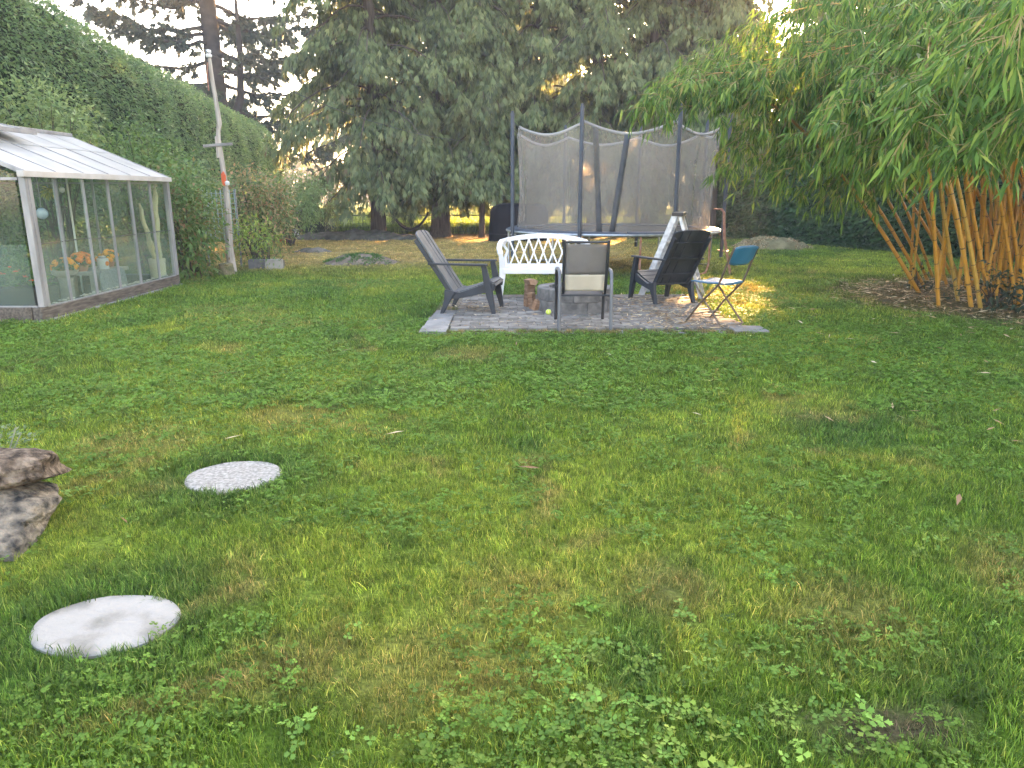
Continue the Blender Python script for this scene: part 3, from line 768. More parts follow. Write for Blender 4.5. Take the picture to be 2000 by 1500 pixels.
# sling chair seen from behind
alu_m = mat('powder_coat', (.085, .095, .11), (.105, .115, .13), scale=4, rough=.38, spec=.5)
dkalu_m = mat('black_frame', (.022, .023, .026), rough=.4)
def cloth(name, col, alpha, rough=.8):
    m = bpy.data.materials.new(name); m.use_nodes = True; nt = m.node_tree; p = nt.nodes['Principled BSDF']
    p.inputs['Roughness'].default_value = rough; p.inputs['Specular IOR Level'].default_value = .2
    tc = nt.nodes.new('ShaderNodeTexCoord'); n = nt.nodes.new('ShaderNodeTexNoise'); n.inputs['Scale'].default_value = 2.2; n.inputs['Detail'].default_value = 5
    nt.links.new(tc.outputs['Object'], n.inputs['Vector'])
    cr = nt.nodes.new('ShaderNodeValToRGB'); cr.color_ramp.elements[0].position = .35; cr.color_ramp.elements[1].position = .65
    cr.color_ramp.elements[0].color = (*[v * .82 for v in col], 1); cr.color_ramp.elements[1].color = (*[v * 1.12 for v in col], 1)
    nt.links.new(n.outputs['Fac'], cr.inputs['Fac']); nt.links.new(cr.outputs[0], p.inputs['Base Color'])
    tl = nt.nodes.new('ShaderNodeBsdfTranslucent'); nt.links.new(cr.outputs[0], tl.inputs['Color'])
    m1 = nt.nodes.new('ShaderNodeMixShader'); m1.inputs['Fac'].default_value = .35
    nt.links.new(p.outputs[0], m1.inputs[1]); nt.links.new(tl.outputs[0], m1.inputs[2])
    tr = nt.nodes.new('ShaderNodeBsdfTransparent'); m2 = nt.nodes.new('ShaderNodeMixShader'); m2.inputs['Fac'].default_value = alpha
    nt.links.new(tr.outputs[0], m2.inputs[1]); nt.links.new(m1.outputs[0], m2.inputs[2]); nt.links.new(m2.outputs[0], nt.nodes['Material Output'].inputs['Surface'])
    return m
sling_grey = cloth('grey_sling', (.20, .19, .18), .82)
sling_cream = cloth('cream_sling', (.66, .62, .52), .97)
sc = thing('sling_chair', 'metal patio chair with grey and cream sling seen from behind, nearest the viewer', 'chair', (.80, 8.33, .03))
bl, bu = Vector((0, -.16, .41)), Vector((0, -.315, .965))
for s in (-1, 1):
    mb = MB(); mb.tube([(s * .232, -.10, .37), (s * .232, bl.y, bl.z), (s * .236, (bl.y + bu.y) / 2, .69), (s * .236, bu.y, bu.z), (s * .236, bu.y - .006, bu.z + .02)], [.017, .017, .017, .017, .012], 10); mb.build('back_upright', dkalu_m, sc, smooth=True)
    mb = MB(); mb.tube([(s * .285, -.33, 0), (s * .283, -.315, .40), (s * .281, -.30, .58), (s * .281, -.265, .635), (s * .281, -.20, .655)], .0195, 12); mb.build('leg', alu_m, sc, smooth=True)
    mb = MB(); mb.tube([(s * .281, -.20, .655), (s * .281, .12, .645), (s * .281, .26, .63), (s * .281, .31, .60)], [.0195, .021, .021, .019], 12); mb.build('arm', alu_m, sc, smooth=True)
    mb = MB(); mb.tube([(s * .281, .31, .60), (s * .281, .335, .55), (s * .278, .37, 0)], .019, 12); mb.build('leg', dkalu_m, sc, smooth=True)
    mb = MB(); mb.tube([(s * .236, -.12, .385), (s * .236, .30, .42)], .017, 8); mb.tube([(s * .236, .28, .42), (s * .281, .34, .42)], .014, 8); mb.tube([(s * .236, -.22, .385), (s * .281, -.315, .39)], .014, 8); mb.build('seat_rail', dkalu_m, sc, smooth=True)
mb = MB(); mb.tube([(-.236, bu.y, bu.z), (.236, bu.y, bu.z)], .014, 10); mb.build('top_bar', dkalu_m, sc, smooth=True)
mb = MB(); mb.tube([(-.283, -.31, .395), (.283, -.31, .395)], .010, 8); mb.build('rear_crossbar', dkalu_m, sc, smooth=True)
ax = (bu - bl)
def sling(name, q0, q1, m, label=None):
    mb = MB(); rows_ = []
    for i in range(9):
        q = q0 + (q1 - q0) * i / 8; c_ = bl + ax * q
        rows_.append([(x, c_.y - .022 * math.cos(x / .222 * 1.57) * math.sin(math.pi * min(1, max(0, q))), c_.z) for x in np.linspace(-.222, .222, 9)])
    mb.strip(rows_); o = mb.build(name, m, sc, smooth=True, solid=.0015)
    if label: o['label'] = label
sling('back_sling', .365, .965, sling_grey, 'grey see-through upper back sling'); sling('back_sling', .03, .36, sling_cream, 'cream lower back sling')
mb = MB(); mb.strip([[(x, -.12 + .42 * i / 6, .385 + .035 * i / 6 - .03 * math.sin(math.pi * i / 6)) for x in np.linspace(-.222, .222, 7)] for i in range(7)]); mb.build('seat_sling', sling_grey, sc, smooth=True, solid=.002)

# blue folding chair
blue_m = mat('blue_plastic', (.018, .105, .20), (.024, .135, .25), scale=6, rough=.38, spec=.5, bump=.0006, bscale=200)
brown_m = mat('brown_steel', (.10, .075, .055), (.16, .125, .095), scale=14, rough=.4, metal=.5)
fc = thing('folding_chair', 'blue plastic folding chair with thin brown metal legs at the patio corner', 'chair', (2.355, 8.46, .045), R(128))
for s in (-1, 1):
    mb = MB(); mb.tube([(-.325, s * .205, .83), (-.255, s * .207, .67), (-.17, s * .208, .45), (.06, s * .21, .22), (.235, s * .212, 0)], .0115, 8); mb.build('leg', brown_m, fc, smooth=True)
    mb = MB(); mb.tube([(.16, s * .185, .435), (.02, s * .186, .26), (-.20, s * .188, .03), (-.225, s * .18, .012)], .0105, 8); mb.build('leg', brown_m, fc, smooth=True)
    mb = MB(); mb.tube([(-.13, s * .19, .437), (-.05, s * .20, .32)], .006, 6); mb.build('brace', brown_m, fc, smooth=True)
mb = MB(); mb.tube([(-.225, -.18, .012), (-.235, 0, .012), (-.225, .18, .012)], .0105, 8); mb.tube([(.135, -.21, .105), (.135, .21, .105)], .007, 8); mb.build('cross_tube', brown_m, fc, smooth=True)
def shell(name, poly_fn, m, thick):
    mb = MB(); mb.strip(poly_fn()); return mb.build(name, m, fc, smooth=True, solid=thick)
def backrest():
    rows_ = []
    for i in range(9):
        q = i / 8; z = .645 + .20 * q; x = -.238 - .085 * q
        w = .215 * (1 - .10 * (2 * q - 1) ** 6) * (1 - .04 * (1 - q))
        rows_.append([(x - .030 * math.cos(t * 1.4) + .0, w * t, z - (.018 * abs(t) ** 4 if q > .8 else 0) + (.025 * abs(t) ** 4 if q < .15 else 0)) for t in np.linspace(-1, 1, 13)])
    return rows_
def seat():
    rows_ = []
    for i in range(9):
        q = i / 8; x = -.185 + .40 * q; w = .195 * (1 - .16 * max(0, q - .75) * 4 * (q - .5)) * (1 - .05 * (q < .1))
        rows_.append([(x, w * t, .452 + .010 * t * t - .012 * math.sin(math.pi * q) + (-.012 if i in (0, 8) else 0)) for t in np.linspace(-1, 1, 11)])
    return rows_
shell('backrest', backrest, blue_m, .012); shell('seat', seat, blue_m, .016)
fc.scale = (1.07, 1.07, 1.07)

# aluminium stepladder
ladder_m = mat('worn_aluminium', (.26, .27, .28), (.48, .49, .50), scale=16, rough=.5, metal=.6, c3=(.38, .39, .40), bump=.001)
lad = thing('stepladder', 'paint spotted aluminium stepladder with a black top cap behind the dark garden chair', 'ladder', (1.98, 11.05, 0), R(-20))
fr = []
for s in (-1, 1):
    f0, f1 = Vector((-.02, s * .235, 0)), Vector((.42, s * .15, 1.20)); r0, r1 = Vector((.86, s * .22, 0)), Vector((.49, s * .14, 1.18))
    fr.append((f0, f1))
    mb = MB(); mb.bar(f0, f1, .028, .085, up=(1, 0, .35)); mb.build('front_rail', ladder_m, lad, bevel=.004)
    mb = MB(); mb.bar(r0, r1, .022, .045, up=(1, 0, -.3)); mb.build('rear_leg', ladder_m, lad, bevel=.003)
    mb = MB(); mb.box((f0.x + .01, f0.y, .02), (.09, .045, .045)); mb.build('rubber_foot', dkalu_m, lad, bevel=.004)
    mb = MB(); mb.box((r0.x, r0.y, .02), (.05, .04, .045)); mb.build('rubber_foot', dkalu_m, lad, bevel=.004)
for q in (.22, .45, .68):
    a_, b_ = fr[0][0].lerp(fr[0][1], q), fr[1][0].lerp(fr[1][1], q); mb = MB(); mb.box(((a_ + b_) / 2 + Vector((.015, 0, 0))), (.09, abs(a_.y - b_.y) - .03, .022)); mb.build('step', ladder_m, lad, bevel=.003)
for z, x in ((.30, .765), (.78, .614)): mb = MB(); mb.bar((x, -.19, z), (x, .19, z), .02, .02); mb.build('rear_brace', ladder_m, lad)
mb = MB(); mb.box((.455, 0, 1.215), (.16, .36, .055)); mb.build('top_cap', dkalu_m, lad, bevel=.01)

# ================================================================== TRAMPOLINE
TC, TR, TZ = (2.05, 15.45), 2.15, .78
steel_m = mat('galvanised_steel', (.30, .32, .34), (.46, .48, .50), scale=12, rough=.38, metal=.7)
foam_m = mat('pole_foam', (.040, .050, .070), (.065, .078, .10), scale=6, rough=.55, spec=.4)
rust_m = mat('rusty_steel', (.24, .10, .06), (.40, .24, .18), scale=18, rough=.75, metal=.2, c3=(.30, .16, .11))
jump_m = mat('jump_mat', (.012, .013, .015), (.03, .03, .032), scale=4, rough=.6)
pad_m = mat('spring_pad', (.035, .045, .065), (.06, .072, .095), scale=5, rough=.5)
net_m = cloth('safety_net', (.27, .25, .22), .54)
hem_m = cloth('net_hem', (.46, .45, .44), .9)
strap_m = mat('door_strap', (.05, .055, .065), (.08, .085, .095), scale=8, rough=.7)
tp = thing('trampoline', 'round trampoline with a tall grey safety net and dark poles behind the chairs', 'trampoline', (TC[0], TC[1], 0))
def ring(r, z, a): return (r * math.sin(a), -r * math.cos(a), z)     # a = 0 faces the viewer
mb = MB(); mb.tube([ring(TR, TZ, 2 * math.pi * k / 64) for k in range(65)], .028, 8, cap=False); mb.build('frame_ring', steel_m, tp, smooth=True)
mb = MB(); mb.lathe([(.001, TZ - .01), (1.0, TZ - .004), (1.78, TZ + .012)], 56); mb.build('jumping_mat', jump_m, tp, smooth=True)
for k in range(8):
    a0 = 2 * math.pi * k / 8 + .004; mb = MB()
    mb.strip([[ring(r_, TZ + z_, a0 + (2 * math.pi / 8 - .008) * j / 10) for j in range(11)] for r_, z_ in ((1.80, .022), (1.95, .05), (2.10, .048), (2.165, .02))])
    mb.build('spring_pad', pad_m, tp, smooth=True, solid=.012)
PA = [2 * math.pi * (k + .5) / 8 for k in range(8)]
for k, a in enumerate(PA):
    p0, p1 = ring(2.20, 0.0 if k % 2 else .30, a), ring(2.20, 2.93, a)
    lo = .0
    po = MB(); po.tube([ring(2.21, .30, a), ring(2.21, 2.95, a)], .036, 10); po.tube([ring(2.21, 2.95, a), ring(2.21, 2.99, a)], .026, 10); po_o = po.build('pole', foam_m, tp, smooth=True)
    
    for z_ in (TZ - .05, .42): mb = MB(); mb.bar(ring(2.14, z_, a), ring(2.25, z_, a), .05, .03); mb.build('pole_bracket', steel_m if k != 1 else rust_m, tp)
for k in range(4):                                                    # W-shaped legs
    am = 2 * math.pi * (k + .25) / 4 + .12; da = .40
    mb = MB()
    mb.tube([ring(2.13, TZ, am - da), ring(2.13, .20, am - da), ring(2.13, .05, am - da * .88), ring(2.13, .028, am - da * .7), ring(2.13, .028, am + da * .7), ring(2.13, .05, am + da * .88), ring(2.13, .20, am + da), ring(2.13, TZ, am + da)], .021, 8)
    mb.build('leg', steel_m if k != 0 else rust_m, tp, smooth=True)
NR = 1.93
def net_top(a):
    u = ((a / (2 * math.pi) * 8 - .5) % 1.0)
    kk = int((a / (2 * math.pi) * 8 - .5) // 1) % 8; return 2.735 - (.17, .12, .20, .15, .19, .13, .18, .20)[kk] * (1 - (2 * u - 1) ** 2) + .02 * math.sin(9 * u) * u * (1 - u)
for k in range(8):
    a0 = PA[k]; rows_, hem = [], []
    for i in range(15):
        q = i / 14; row = []
        for j in range(13):
            a = a0 + (2 * math.pi / 8) * j / 12; u = j / 12
            zt = net_top(a) - .05; z = TZ + .03 + (zt - TZ - .03) * q
            r_ = NR + .13 * q ** 2 * (abs(2 * u - 1) ** 2) - .05 * math.sin(math.pi * q) * (1 - abs(2 * u - 1)) + .022 * math.sin(j * 2.1 + k * 1.7 + q * 1.5) * math.sin(.4 + q * 2.4) + .012 * math.sin(j * 3.7 + k) * (1 - q)
            row.append(ring(r_, z, a))
        rows_.append(row)
    mb = MB(); mb.strip(rows_); mb.build('net_panel', net_m, tp, smooth=True)
    top = rows_[-1]; mb = MB(); mb.strip([[(p[0] * 1.002, p[1] * 1.002, p[2]) for p in top], [(p[0] * 1.004, p[1] * 1.004, p[2] + .055) for p in top]]); mb.build('net_hem', hem_m, tp, smooth=True, solid=.006)
    mb = MB(); mb.tube([ring(2.20, 2.80, a0), top[0]], .006, 5); mb.build('net_tie', strap_m, tp)
for s, b0, b1 in ((0, -.31, -.25), (1, -.02, -.13)):
    rows_ = []
    for i in range(9):
        q = i / 8; b = b0 + (b1 - b0) * q; z = net_top(b0) - .04 - (net_top(b0) - TZ - .08) * q; w = .026
        rows_.append([ring(NR + .02 - .04 * math.sin(math.pi * q), z, b - w), ring(NR + .02 - .04 * math.sin(math.pi * q), z, b + w)])
    mb = MB(); mb.strip(rows_); mb.build('door_strap', strap_m, tp, smooth=True, solid=.006)
# rusty ladder hooked on the rim
tl = thing('trampoline_ladder', 'small rusty pinkish metal ladder hooked on the right rim of the trampoline', 'ladder', (3.95, 14.1, 0), R(70))
for s in (-1, 1):
    mb = MB(); mb.tube([(s * .15, -.20, 0), (s * .15, -.04, .70), (s * .15, .0, 1.16), (s * .15, .05, 1.22), (s * .15, .16, 1.22)], .012, 8); mb.build('rail', rust_m, tl, smooth=True)
for q in (.22, .45): mb = MB(); mb.bar((-.15, -.20 + .16 * q / .7, q), (.15, -.20 + .16 * q / .7, q), .06, .02); mb.build('rung', rust_m, tl)
mb = MB(); mb.tube([(-.15, .16, 1.22), (.15, .16, 1.22)], .014, 8); mb.build('hand_bar', rust_m, tl, smooth=True)

# ================================================================== GREENHOUSE
frame_m = mat('weathered_aluminium', (.20, .20, .205), (.33, .33, .335), scale=7, rough=.5, metal=.35, c3=(.27, .27, .275), stretch=(1, 1, .2))
beam_m = mat('weathered_timber', (.06, .052, .043), (.16, .14, .115), scale=5, rough=.9, bump=.004, stretch=(8, 1, 8), c3=(.105, .09, .075), spec=.15)
roofp_m = mat('roof_sheet', (.32, .33, .33), (.46, .47, .46), scale=2.0, rough=.35, trans=.35, spec=.5, c3=(.40, .41, .40))
def glass(name, dirt, tint=(.93, .975, .95)):
    m = bpy.data.materials.new(name); m.use_nodes = True; nt = m.node_tree; nt.nodes.remove(nt.nodes['Principled BSDF'])
    tr = nt.nodes.new('ShaderNodeBsdfTransparent'); tr.inputs['Color'].default_value = (*tint, 1)
    gl = nt.nodes.new('ShaderNodeBsdfGlossy'); gl.inputs['Roughness'].default_value = .04; gl.inputs['Color'].default_value = (.95, .97, .96, 1)
    fr = nt.nodes.new('ShaderNodeFresnel'); fr.inputs['IOR'].default_value = 1.5
    m1 = nt.nodes.new('ShaderNodeMixShader')
    ge = nt.nodes.new('ShaderNodeNewGeometry'); bf = nt.nodes.new('ShaderNodeMath'); bf.operation = 'SUBTRACT'; bf.inputs[0].default_value = 1; nt.links.new(ge.outputs['Backfacing'], bf.inputs[1])
    fm = nt.nodes.new('ShaderNodeMath'); fm.operation = 'MULTIPLY'; nt.links.new(fr.outputs[0], fm.inputs[0]); nt.links.new(bf.outputs[0], fm.inputs[1])
    nt.links.new(fm.outputs[0], m1.inputs['Fac']); nt.links.new(tr.outputs[0], m1.inputs[1]); nt.links.new(gl.outputs[0], m1.inputs[2])
    df = nt.nodes.new('ShaderNodeBsdfDiffuse'); df.inputs['Color'].default_value = (.42, .52, .46, 1)
    tl = nt.nodes.new('ShaderNodeBsdfTranslucent'); tl.inputs['Color'].default_value = (.42, .52, .46, 1)
    md = nt.nodes.new('ShaderNodeMixShader'); nt.links.new(df.outputs[0], md.inputs[1]); nt.links.new(tl.outputs[0], md.inputs[2])
    tc = nt.nodes.new('ShaderNodeTexCoord'); n = nt.nodes.new('ShaderNodeTexNoise'); n.inputs['Scale'].default_value = 1.6; n.inputs['Detail'].default_value = 7
    mp = nt.nodes.new('ShaderNodeMapping'); mp.inputs['Scale'].default_value = (1, 1, .45); nt.links.new(tc.outputs['Object'], mp.inputs['Vector']); nt.links.new(mp.outputs[0], n.inputs['Vector'])
    mr = nt.nodes.new('ShaderNodeMapRange'); mr.inputs['From Min'].default_value = .3; mr.inputs['From Max'].default_value = .75; mr.inputs['To Min'].default_value = dirt * .25; mr.inputs['To Max'].default_value = dirt * 1.9
    nt.links.new(n.outputs['Fac'], mr.inputs['Value'])
    m2 = nt.nodes.new('ShaderNodeMixShader'); nt.links.new(mr.outputs[0], m2.inputs['Fac']); nt.links.new(m1.outputs[0], m2.inputs[1]); nt.links.new(md.outputs[0], m2.inputs[2])
    nt.links.new(m2.outputs[0], nt.nodes['Material Output'].inputs['Surface'])
    return m
glass_m = glass('dusty_glass', .05, (.93, .975, .95)); glass_low = glass('algae_glass', .12, (.92, .965, .93))
x0, x1, y0, y1 = GH; xm = (x0 + x1) / 2; ZB, ZE, ZR = .175, 1.72, 2.36
gh = thing('greenhouse', 'aluminium framed glass greenhouse with a white roof on timber sleepers', 'greenhouse', (0, 0, 0))
for a_, b_, w in ((Vector(p_), Vector(q_), w_) for p_, q_, w_ in (((x1 - .05, y0 - .05, .07), (x1 - .05, y1 + .05, .07), .11), ((x0 + .05, y0 - .05, .07), (x0 + .05, y1 + .05, .07), .11), ((x0 + .11, y0 - .0, .07), (x1 - .115, y0 - .0, .07), .10), ((x0 + .11, y1, .07), (x1 - .115, y1, .07), .10))):
    mb = MB(); mb.bar(a_ + Vector((0, 0, .02)), b_ + Vector((0, 0, .02)), w, .19); mb.build('base_beam', beam_m, gh, bevel=.008)
mb = MB(); mb.bar((x1 - .02, y0 - .14, .008), (x1 - .02, y1 + .05, .008), .2, .05); mb.bar((x0, y0 - .08, .006), (x1 - .13, y0 - .08, .006), .2, .05); mb.build('footing_strip', slab_m, gh)
mb = MB(); mb.box((xm, (y0 + y1) / 2, .02), (x1 - x0 - .2, y1 - y0 - .2, .06)); mb.build('earth_floor', mat('greenhouse_earth', (.05, .04, .03), (.14, .115, .085), scale=9, rough=1, bump=.02), gh)
NB = 6; bay = (y1 - y0) / NB
for xs_, side in ((x1 - .02, 1), (x0 + .02, -1)):
    for i in range(NB + 1):
        y = y0 + i * bay
        mb = MB()
        if i in (0, NB): mb.box((xs_, y + (.06 if i == 0 else -.03), (ZB + ZE) / 2), (.075, .125 if i == 0 else .06, ZE - ZB - .02)); mb.box((xs_ + side * .0415, y + (.06 if i == 0 else -.02), (ZB + ZE) / 2), (.012, .03, ZE - ZB - .03)); mb.build('corner_post', frame_m, gh, bevel=.003)
        else: mb.bar((xs_, y, ZB), (xs_, y, ZE - .02), .035, .022); mb.bar((xs_ + side * .017, y, ZB), (xs_ + side * .017, y, ZE - .02), .012, .012); mb.build('glazing_bar', frame_m, gh)
    for i in range(NB):
        ya, yb = y0 + i * bay + (.126 if i == 0 else .006), y0 + (i + 1) * bay - (.06 if i == NB - 1 else .006)
        zm = .92 + random.uniform(-.012, .012)
        for za, zb, m_, dx in ((ZB + .012, zm + .012, glass_low, 0), (zm - .006, ZE - .045, glass_m, .006)):
            mb = MB(); mb.box((xs_ + side * (.0 + dx), (ya + yb) / 2, (za + zb) / 2), (.004, yb - ya, zb - za)); mb.build('glass_pane', m_, gh)
        mb = MB(); mb.bar((xs_ + side * .009, ya, zm), (xs_ + side * .009, yb, zm), .012, .008); mb.build('pane_clip', dkalu_m if side > 0 else frame_m, gh)
    mb = MB(); mb.bar((xs_ + side * .03, y0 - .05, ZE), (xs_ + side * .03, y1 + .05, ZE), .085, .07); mb.build('eave_gutter', mat('painted_gutter', (.36, .335, .31), (.46, .44, .42), scale=5, rough=.55), gh, bevel=.004)
    mb = MB(); mb.bar((xs_, y0 + .09, ZB + .004), (xs_, y1 - .06, ZB + .004), .05, .016); mb.build('sill_bar', frame_m, gh)
for yy, nm in ((y0 + .02, 1), (y1 - .02, -1)):                       # gable ends
    n_ = 5; bw = (x1 - x0 - .1) / n_
    for i in range(1, n_):
        x = x0 + .05 + i * bw; zt = ZE + (ZR - ZE) * (1 - abs(x - xm) / ((x1 - x0) / 2)) - .05
        mb = MB(); mb.bar((x, yy, ZB), (x, yy, zt), .022, .035); mb.build('glazing_bar', frame_m, gh)
    for i in range(n_):
        xa, xb = x0 + .05 + i * bw + .014, x0 + .05 + (i + 1) * bw - .014
        if i == 0: xa += .04
        if i == n_ - 1: xb -= .04
        for za, zb, m_ in ((ZB + .012, .92, glass_low), (.93, ZE - .06, glass_m)):
            mb = MB(); mb.box(((xa + xb) / 2, yy, (za + zb) / 2), (xb - xa, .004, zb - za)); mb.build('glass_pane', m_, gh)
        z_at = lambda x: ZE + (ZR - ZE) * (1 - abs(x - xm) / ((x1 - x0) / 2)) - .05
        pts = [(xa, ZE - .05), (xb, ZE - .05), (xb, z_at(xb))] + ([(xm, z_at(xm))] if xa < xm < xb else []) + [(xa, z_at(xa))]
        mb = MB(); mb.prism(pts, (0, yy, 0), (1, 0, 0), (0, 0, 1), (0, .004, 0)); mb.build('gable_pane', glass_m, gh)
    mb = MB(); mb.bar((x0 + .05, yy - nm * .018, ZE - .055), (x1 - .06, yy - nm * .018, ZE - .055), .03, .03); mb.build('tie_bar', frame_m, gh)
    mb = MB(); mb.bar((x0 + .05, yy - nm * .02, ZB + .01), (x1 - .06, yy - nm * .02, ZB + .01), .035, .03); mb.build('sill_bar', frame_m, gh)
    for s in (-1, 1): mb = MB(); mb.bar((xm + s * (x1 - x0 + .02) / 2, yy - nm * .015, ZE + .02), (xm, yy - nm * .015, ZR + .02), .045, .06, up=(0, 1, 0)); mb.build('gable_bar', frame_m, gh, bevel=.003)
for s in (-1, 1):                                                     # roof sheets and rafters
    e = Vector((xm + s * ((x1 - x0) / 2 + .02), 0, ZE + .035)); r_ = Vector((xm + s * .03, 0, ZR + .02))
    nrm = Vector((0, 1, 0)).cross(r_ - e).normalized(); nrm = nrm if nrm.z > 0 else -nrm
    for i in range(NB):
        ya, yb = y0 + i * bay + .01, y0 + (i + 1) * bay - .01; q = .60
        for qa, qb, lift in ((0, .595, .0), (.585, 1, .006)):
            a_, b_ = e.lerp(r_, qa) + nrm * lift, e.lerp(r_, qb) + nrm * lift; mb = MB()
            mb.bar(Vector((a_.x, (ya + yb) / 2, a_.z)), Vector((b_.x, (ya + yb) / 2, b_.z)), yb - ya, .005, up=nrm); mb.build('roof_sheet', roofp_m, gh)
    for i in range(NB + 1):
        y = y0 + i * bay; mb = MB(); mb.bar((e.x, y, e.z + .004), (r_.x, y, r_.z + .004), .022, .016, up=nrm); mb.build('rafter', frame_m, gh)
mb = MB(); mb.bar((xm, y0 - .03, ZR + .045), (xm, y1 + .03, ZR + .045), .12, .05); mb.build('ridge_cap', frame_m, gh, bevel=.006)
va, vb = Vector((xm + .04, 0, ZR + .085)), Vector((xm + .62, 0, ZR - .06))   # propped roof vent
vt = MB(); vt.bar((va.x, 9.05, va.z), (vb.x, 9.05, vb.z), .03, .035, up=(0, 1, 0)); vt.bar((va.x, 10.55, va.z), (vb.x, 10.55, vb.z), .03, .035, up=(0, 1, 0)); vt.bar((vb.x, 9.03, vb.z), (vb.x, 10.57, vb.z), .05, .05)
vo = vt.build('roof_vent', frame_m, gh)
mb = MB(); mb.bar(Vector((va.x, 9.8, va.z)), Vector((vb.x, 9.8, vb.z)), 1.44, .005, up=Vector((.24, 0, 1)).normalized()); mb.build('vent_sheet', roofp_m, vo)
mb = MB(); mb.bar((xm + .5, 9.6, ZR - .2), (xm + .6, 9.6, ZR - .06), .015, .015); mb.build('vent_stay', frame_m, vo)

# things kept inside
terra = mat('terracotta', (.30, .13, .07), (.40, .20, .12), scale=9, rough=.85)
cream_m = mat('glazed_cream', (.52, .47, .33), (.62, .57, .42), scale=6, rough=.5)
pale_m = mat('pale_concrete', (.26, .245, .22), (.38, .365, .33), scale=7, rough=.85)
blackp = mat('black_plastic', (.012, .013, .013), (.025, .025, .026), scale=6, rough=.5)
zinc_m = mat('zinc_board', (.17, .185, .20), (.28, .295, .31), scale=30, rough=.6)
herb_m = leafmat('garden_leaf', [(0, (.03, .085, .02)), (.5, (.065, .15, .035)), (1, (.13, .24, .06))], transl=.35, rough=.5)
def pot(r0, r1, h, rim=.012):
    mb = MB(); mb.lathe([(.001, 0), (r0, 0), (r1, h * .86), (r1 + rim, h * .87), (r1 + rim, h), (r1 - .012, h), (r1 - .02, h * .86), (.001, h * .84)], 22); return mb
def flower_pot(label, p, r, h, m, col, nf=26, spread_=.16):
    t = thing('marigold_pot', label, 'potted plant', p, 0, 'marigold pots in the greenhouse')
    pot(r * .75, r, h).build('pot', m, t, smooth=True)
    n = 240; u = rdir(n); u[:, 2] = np.abs(u[:, 2]); P = np.array((0, 0, h)) + u * np.array((spread_, spread_, spread_ * .9)) * (rng.random((n, 1)) ** .4)
    leaf_obj('foliage', P, u + rdir(n) * .6, rdir(n) + (0, 0, 1), rng.uniform(.03, .06, n), rng.uniform(.015, .03, n), herb_m, t, 'lance', .2)
    V, F_ = [], []; mb = MB()
    for i in range(nf):
        d = Vector(rdir(1)[0]); d.z = abs(d.z) * .8 + .15; d.normalize(); c = Vector((0, 0, h)) + Vector((d.x * spread_ * 1.02, d.y * spread_ * 1.02, d.z * spread_)); rr = random.uniform(.026, .044)
        s_ = d.cross(Vector((.3, .2, 1))).normalized(); w_ = d.cross(s_)
        rimp = [c + (s_ * math.cos(6.283 * k / 9) + w_ * math.sin(6.283 * k / 9)) * rr * (1.05 if k % 2 else .82) for k in range(9)]
        mid = [c + d * rr * .5 + (s_ * math.cos(6.283 * k / 9) + w_ * math.sin(6.283 * k / 9)) * rr * .6 for k in range(9)]
        mb.add(rimp + mid + [c + d * rr * .62], [(k, (k + 1) % 9, 9 + (k + 1) % 9, 9 + k) for k in range(9)] + [(9 + k, 9 + (k + 1) % 9, 18) for k in range(9)])
    mb.build('flowers', col, t)
orange_m = mat('orange_petal', (.66, .13, .004), (.75, .24, .008), scale=40, rough=.6); yellow_m = mat('yellow_petal', (.75, .38, .008), (.72, .20, .006), scale=12, rough=.6); red_m = mat('coral_petal', (.62, .07, .02), (.68, .12, .03), scale=40, rough=.6)
def P_(px, py, x):
    p = at(px, py, 1.0) - Vector((0, 0, CAM_H)); return Vector((0, 0, CAM_H)) + p * (x / p.x)
q = P_(188, 526, -6.12)
tb = thing('potting_table', 'pale garden table with a stone top inside the greenhouse', 'table', (q.x, q.y, .05))
mb = MB(); mb.box((0, 0, q.z - .07), (.5, .9, .05)); mb.build('table_top', pale_m, tb, bevel=.005)
for sx in (-1, 1):
    for sy in (-1, 1): mb = MB(); mb.box((sx * .16, sy * .36, (q.z - .095) / 2), (.09, .09, q.z - .095)); mb.build('leg', pale_m, tb)
zt = q.z + .005
flower_pot('orange marigolds in a pot on the greenhouse table', (q.x - .02, q.y - .32, zt), .085, .09, terra, orange_m, 34, .17)
flower_pot('yellow and orange marigolds at the far end of the greenhouse table', (q.x + .0, q.y + .36, zt), .085, .08, terra, yellow_m, 30, .16)
jar = thing('storage_jar', 'white jar with an orange spot and a grey lid on the greenhouse table', 'jar', (q.x + .1, q.y + .02, zt))
mb = MB(); mb.lathe([(.001, 0), (.075, 0), (.078, .15), (.001, .15)], 20); mb.build('body', white_m, jar, smooth=True)
mb = MB(); mb.lathe([(.05, .151), (.05, .18), (.03, .19), (.001, .19)], 16); mb.build('lid', steel_m, jar, smooth=True)
mb = MB(); mb.lathe([(.001, .006), (.03, .004), (.036, 0)], 14); so = mb.build('spot', orange_m, jar); so.location = (.0735, -.022, .08); so.rotation_euler = (0, R(90), R(-14))
q = P_(128, 540, -6.0)
pd = thing('plant_pedestal', 'pale round column pedestal with a shallow bowl inside the greenhouse', 'pedestal', (q.x, q.y, .05))
mb = MB(); mb.lathe([(.001, 0), (.13, 0), (.13, .05), (.09, .08), (.08, .30), (.10, .36), (.001, .36)], 20); mb.build('column', pale_m, pd, smooth=True)
mb = MB(); mb.lathe([(.08, .362), (.15, .40), (.17, .46), (.16, .46), (.13, .41), (.001, .40)], 20); mb.build('bowl', pale_m, pd, smooth=True)
flower_pot('yellow marigolds in the pedestal bowl near the greenhouse corner', (q.x, q.y, .46), .09, .05, terra, yellow_m, 22, .15)
q = P_(228, 545, -5.72)
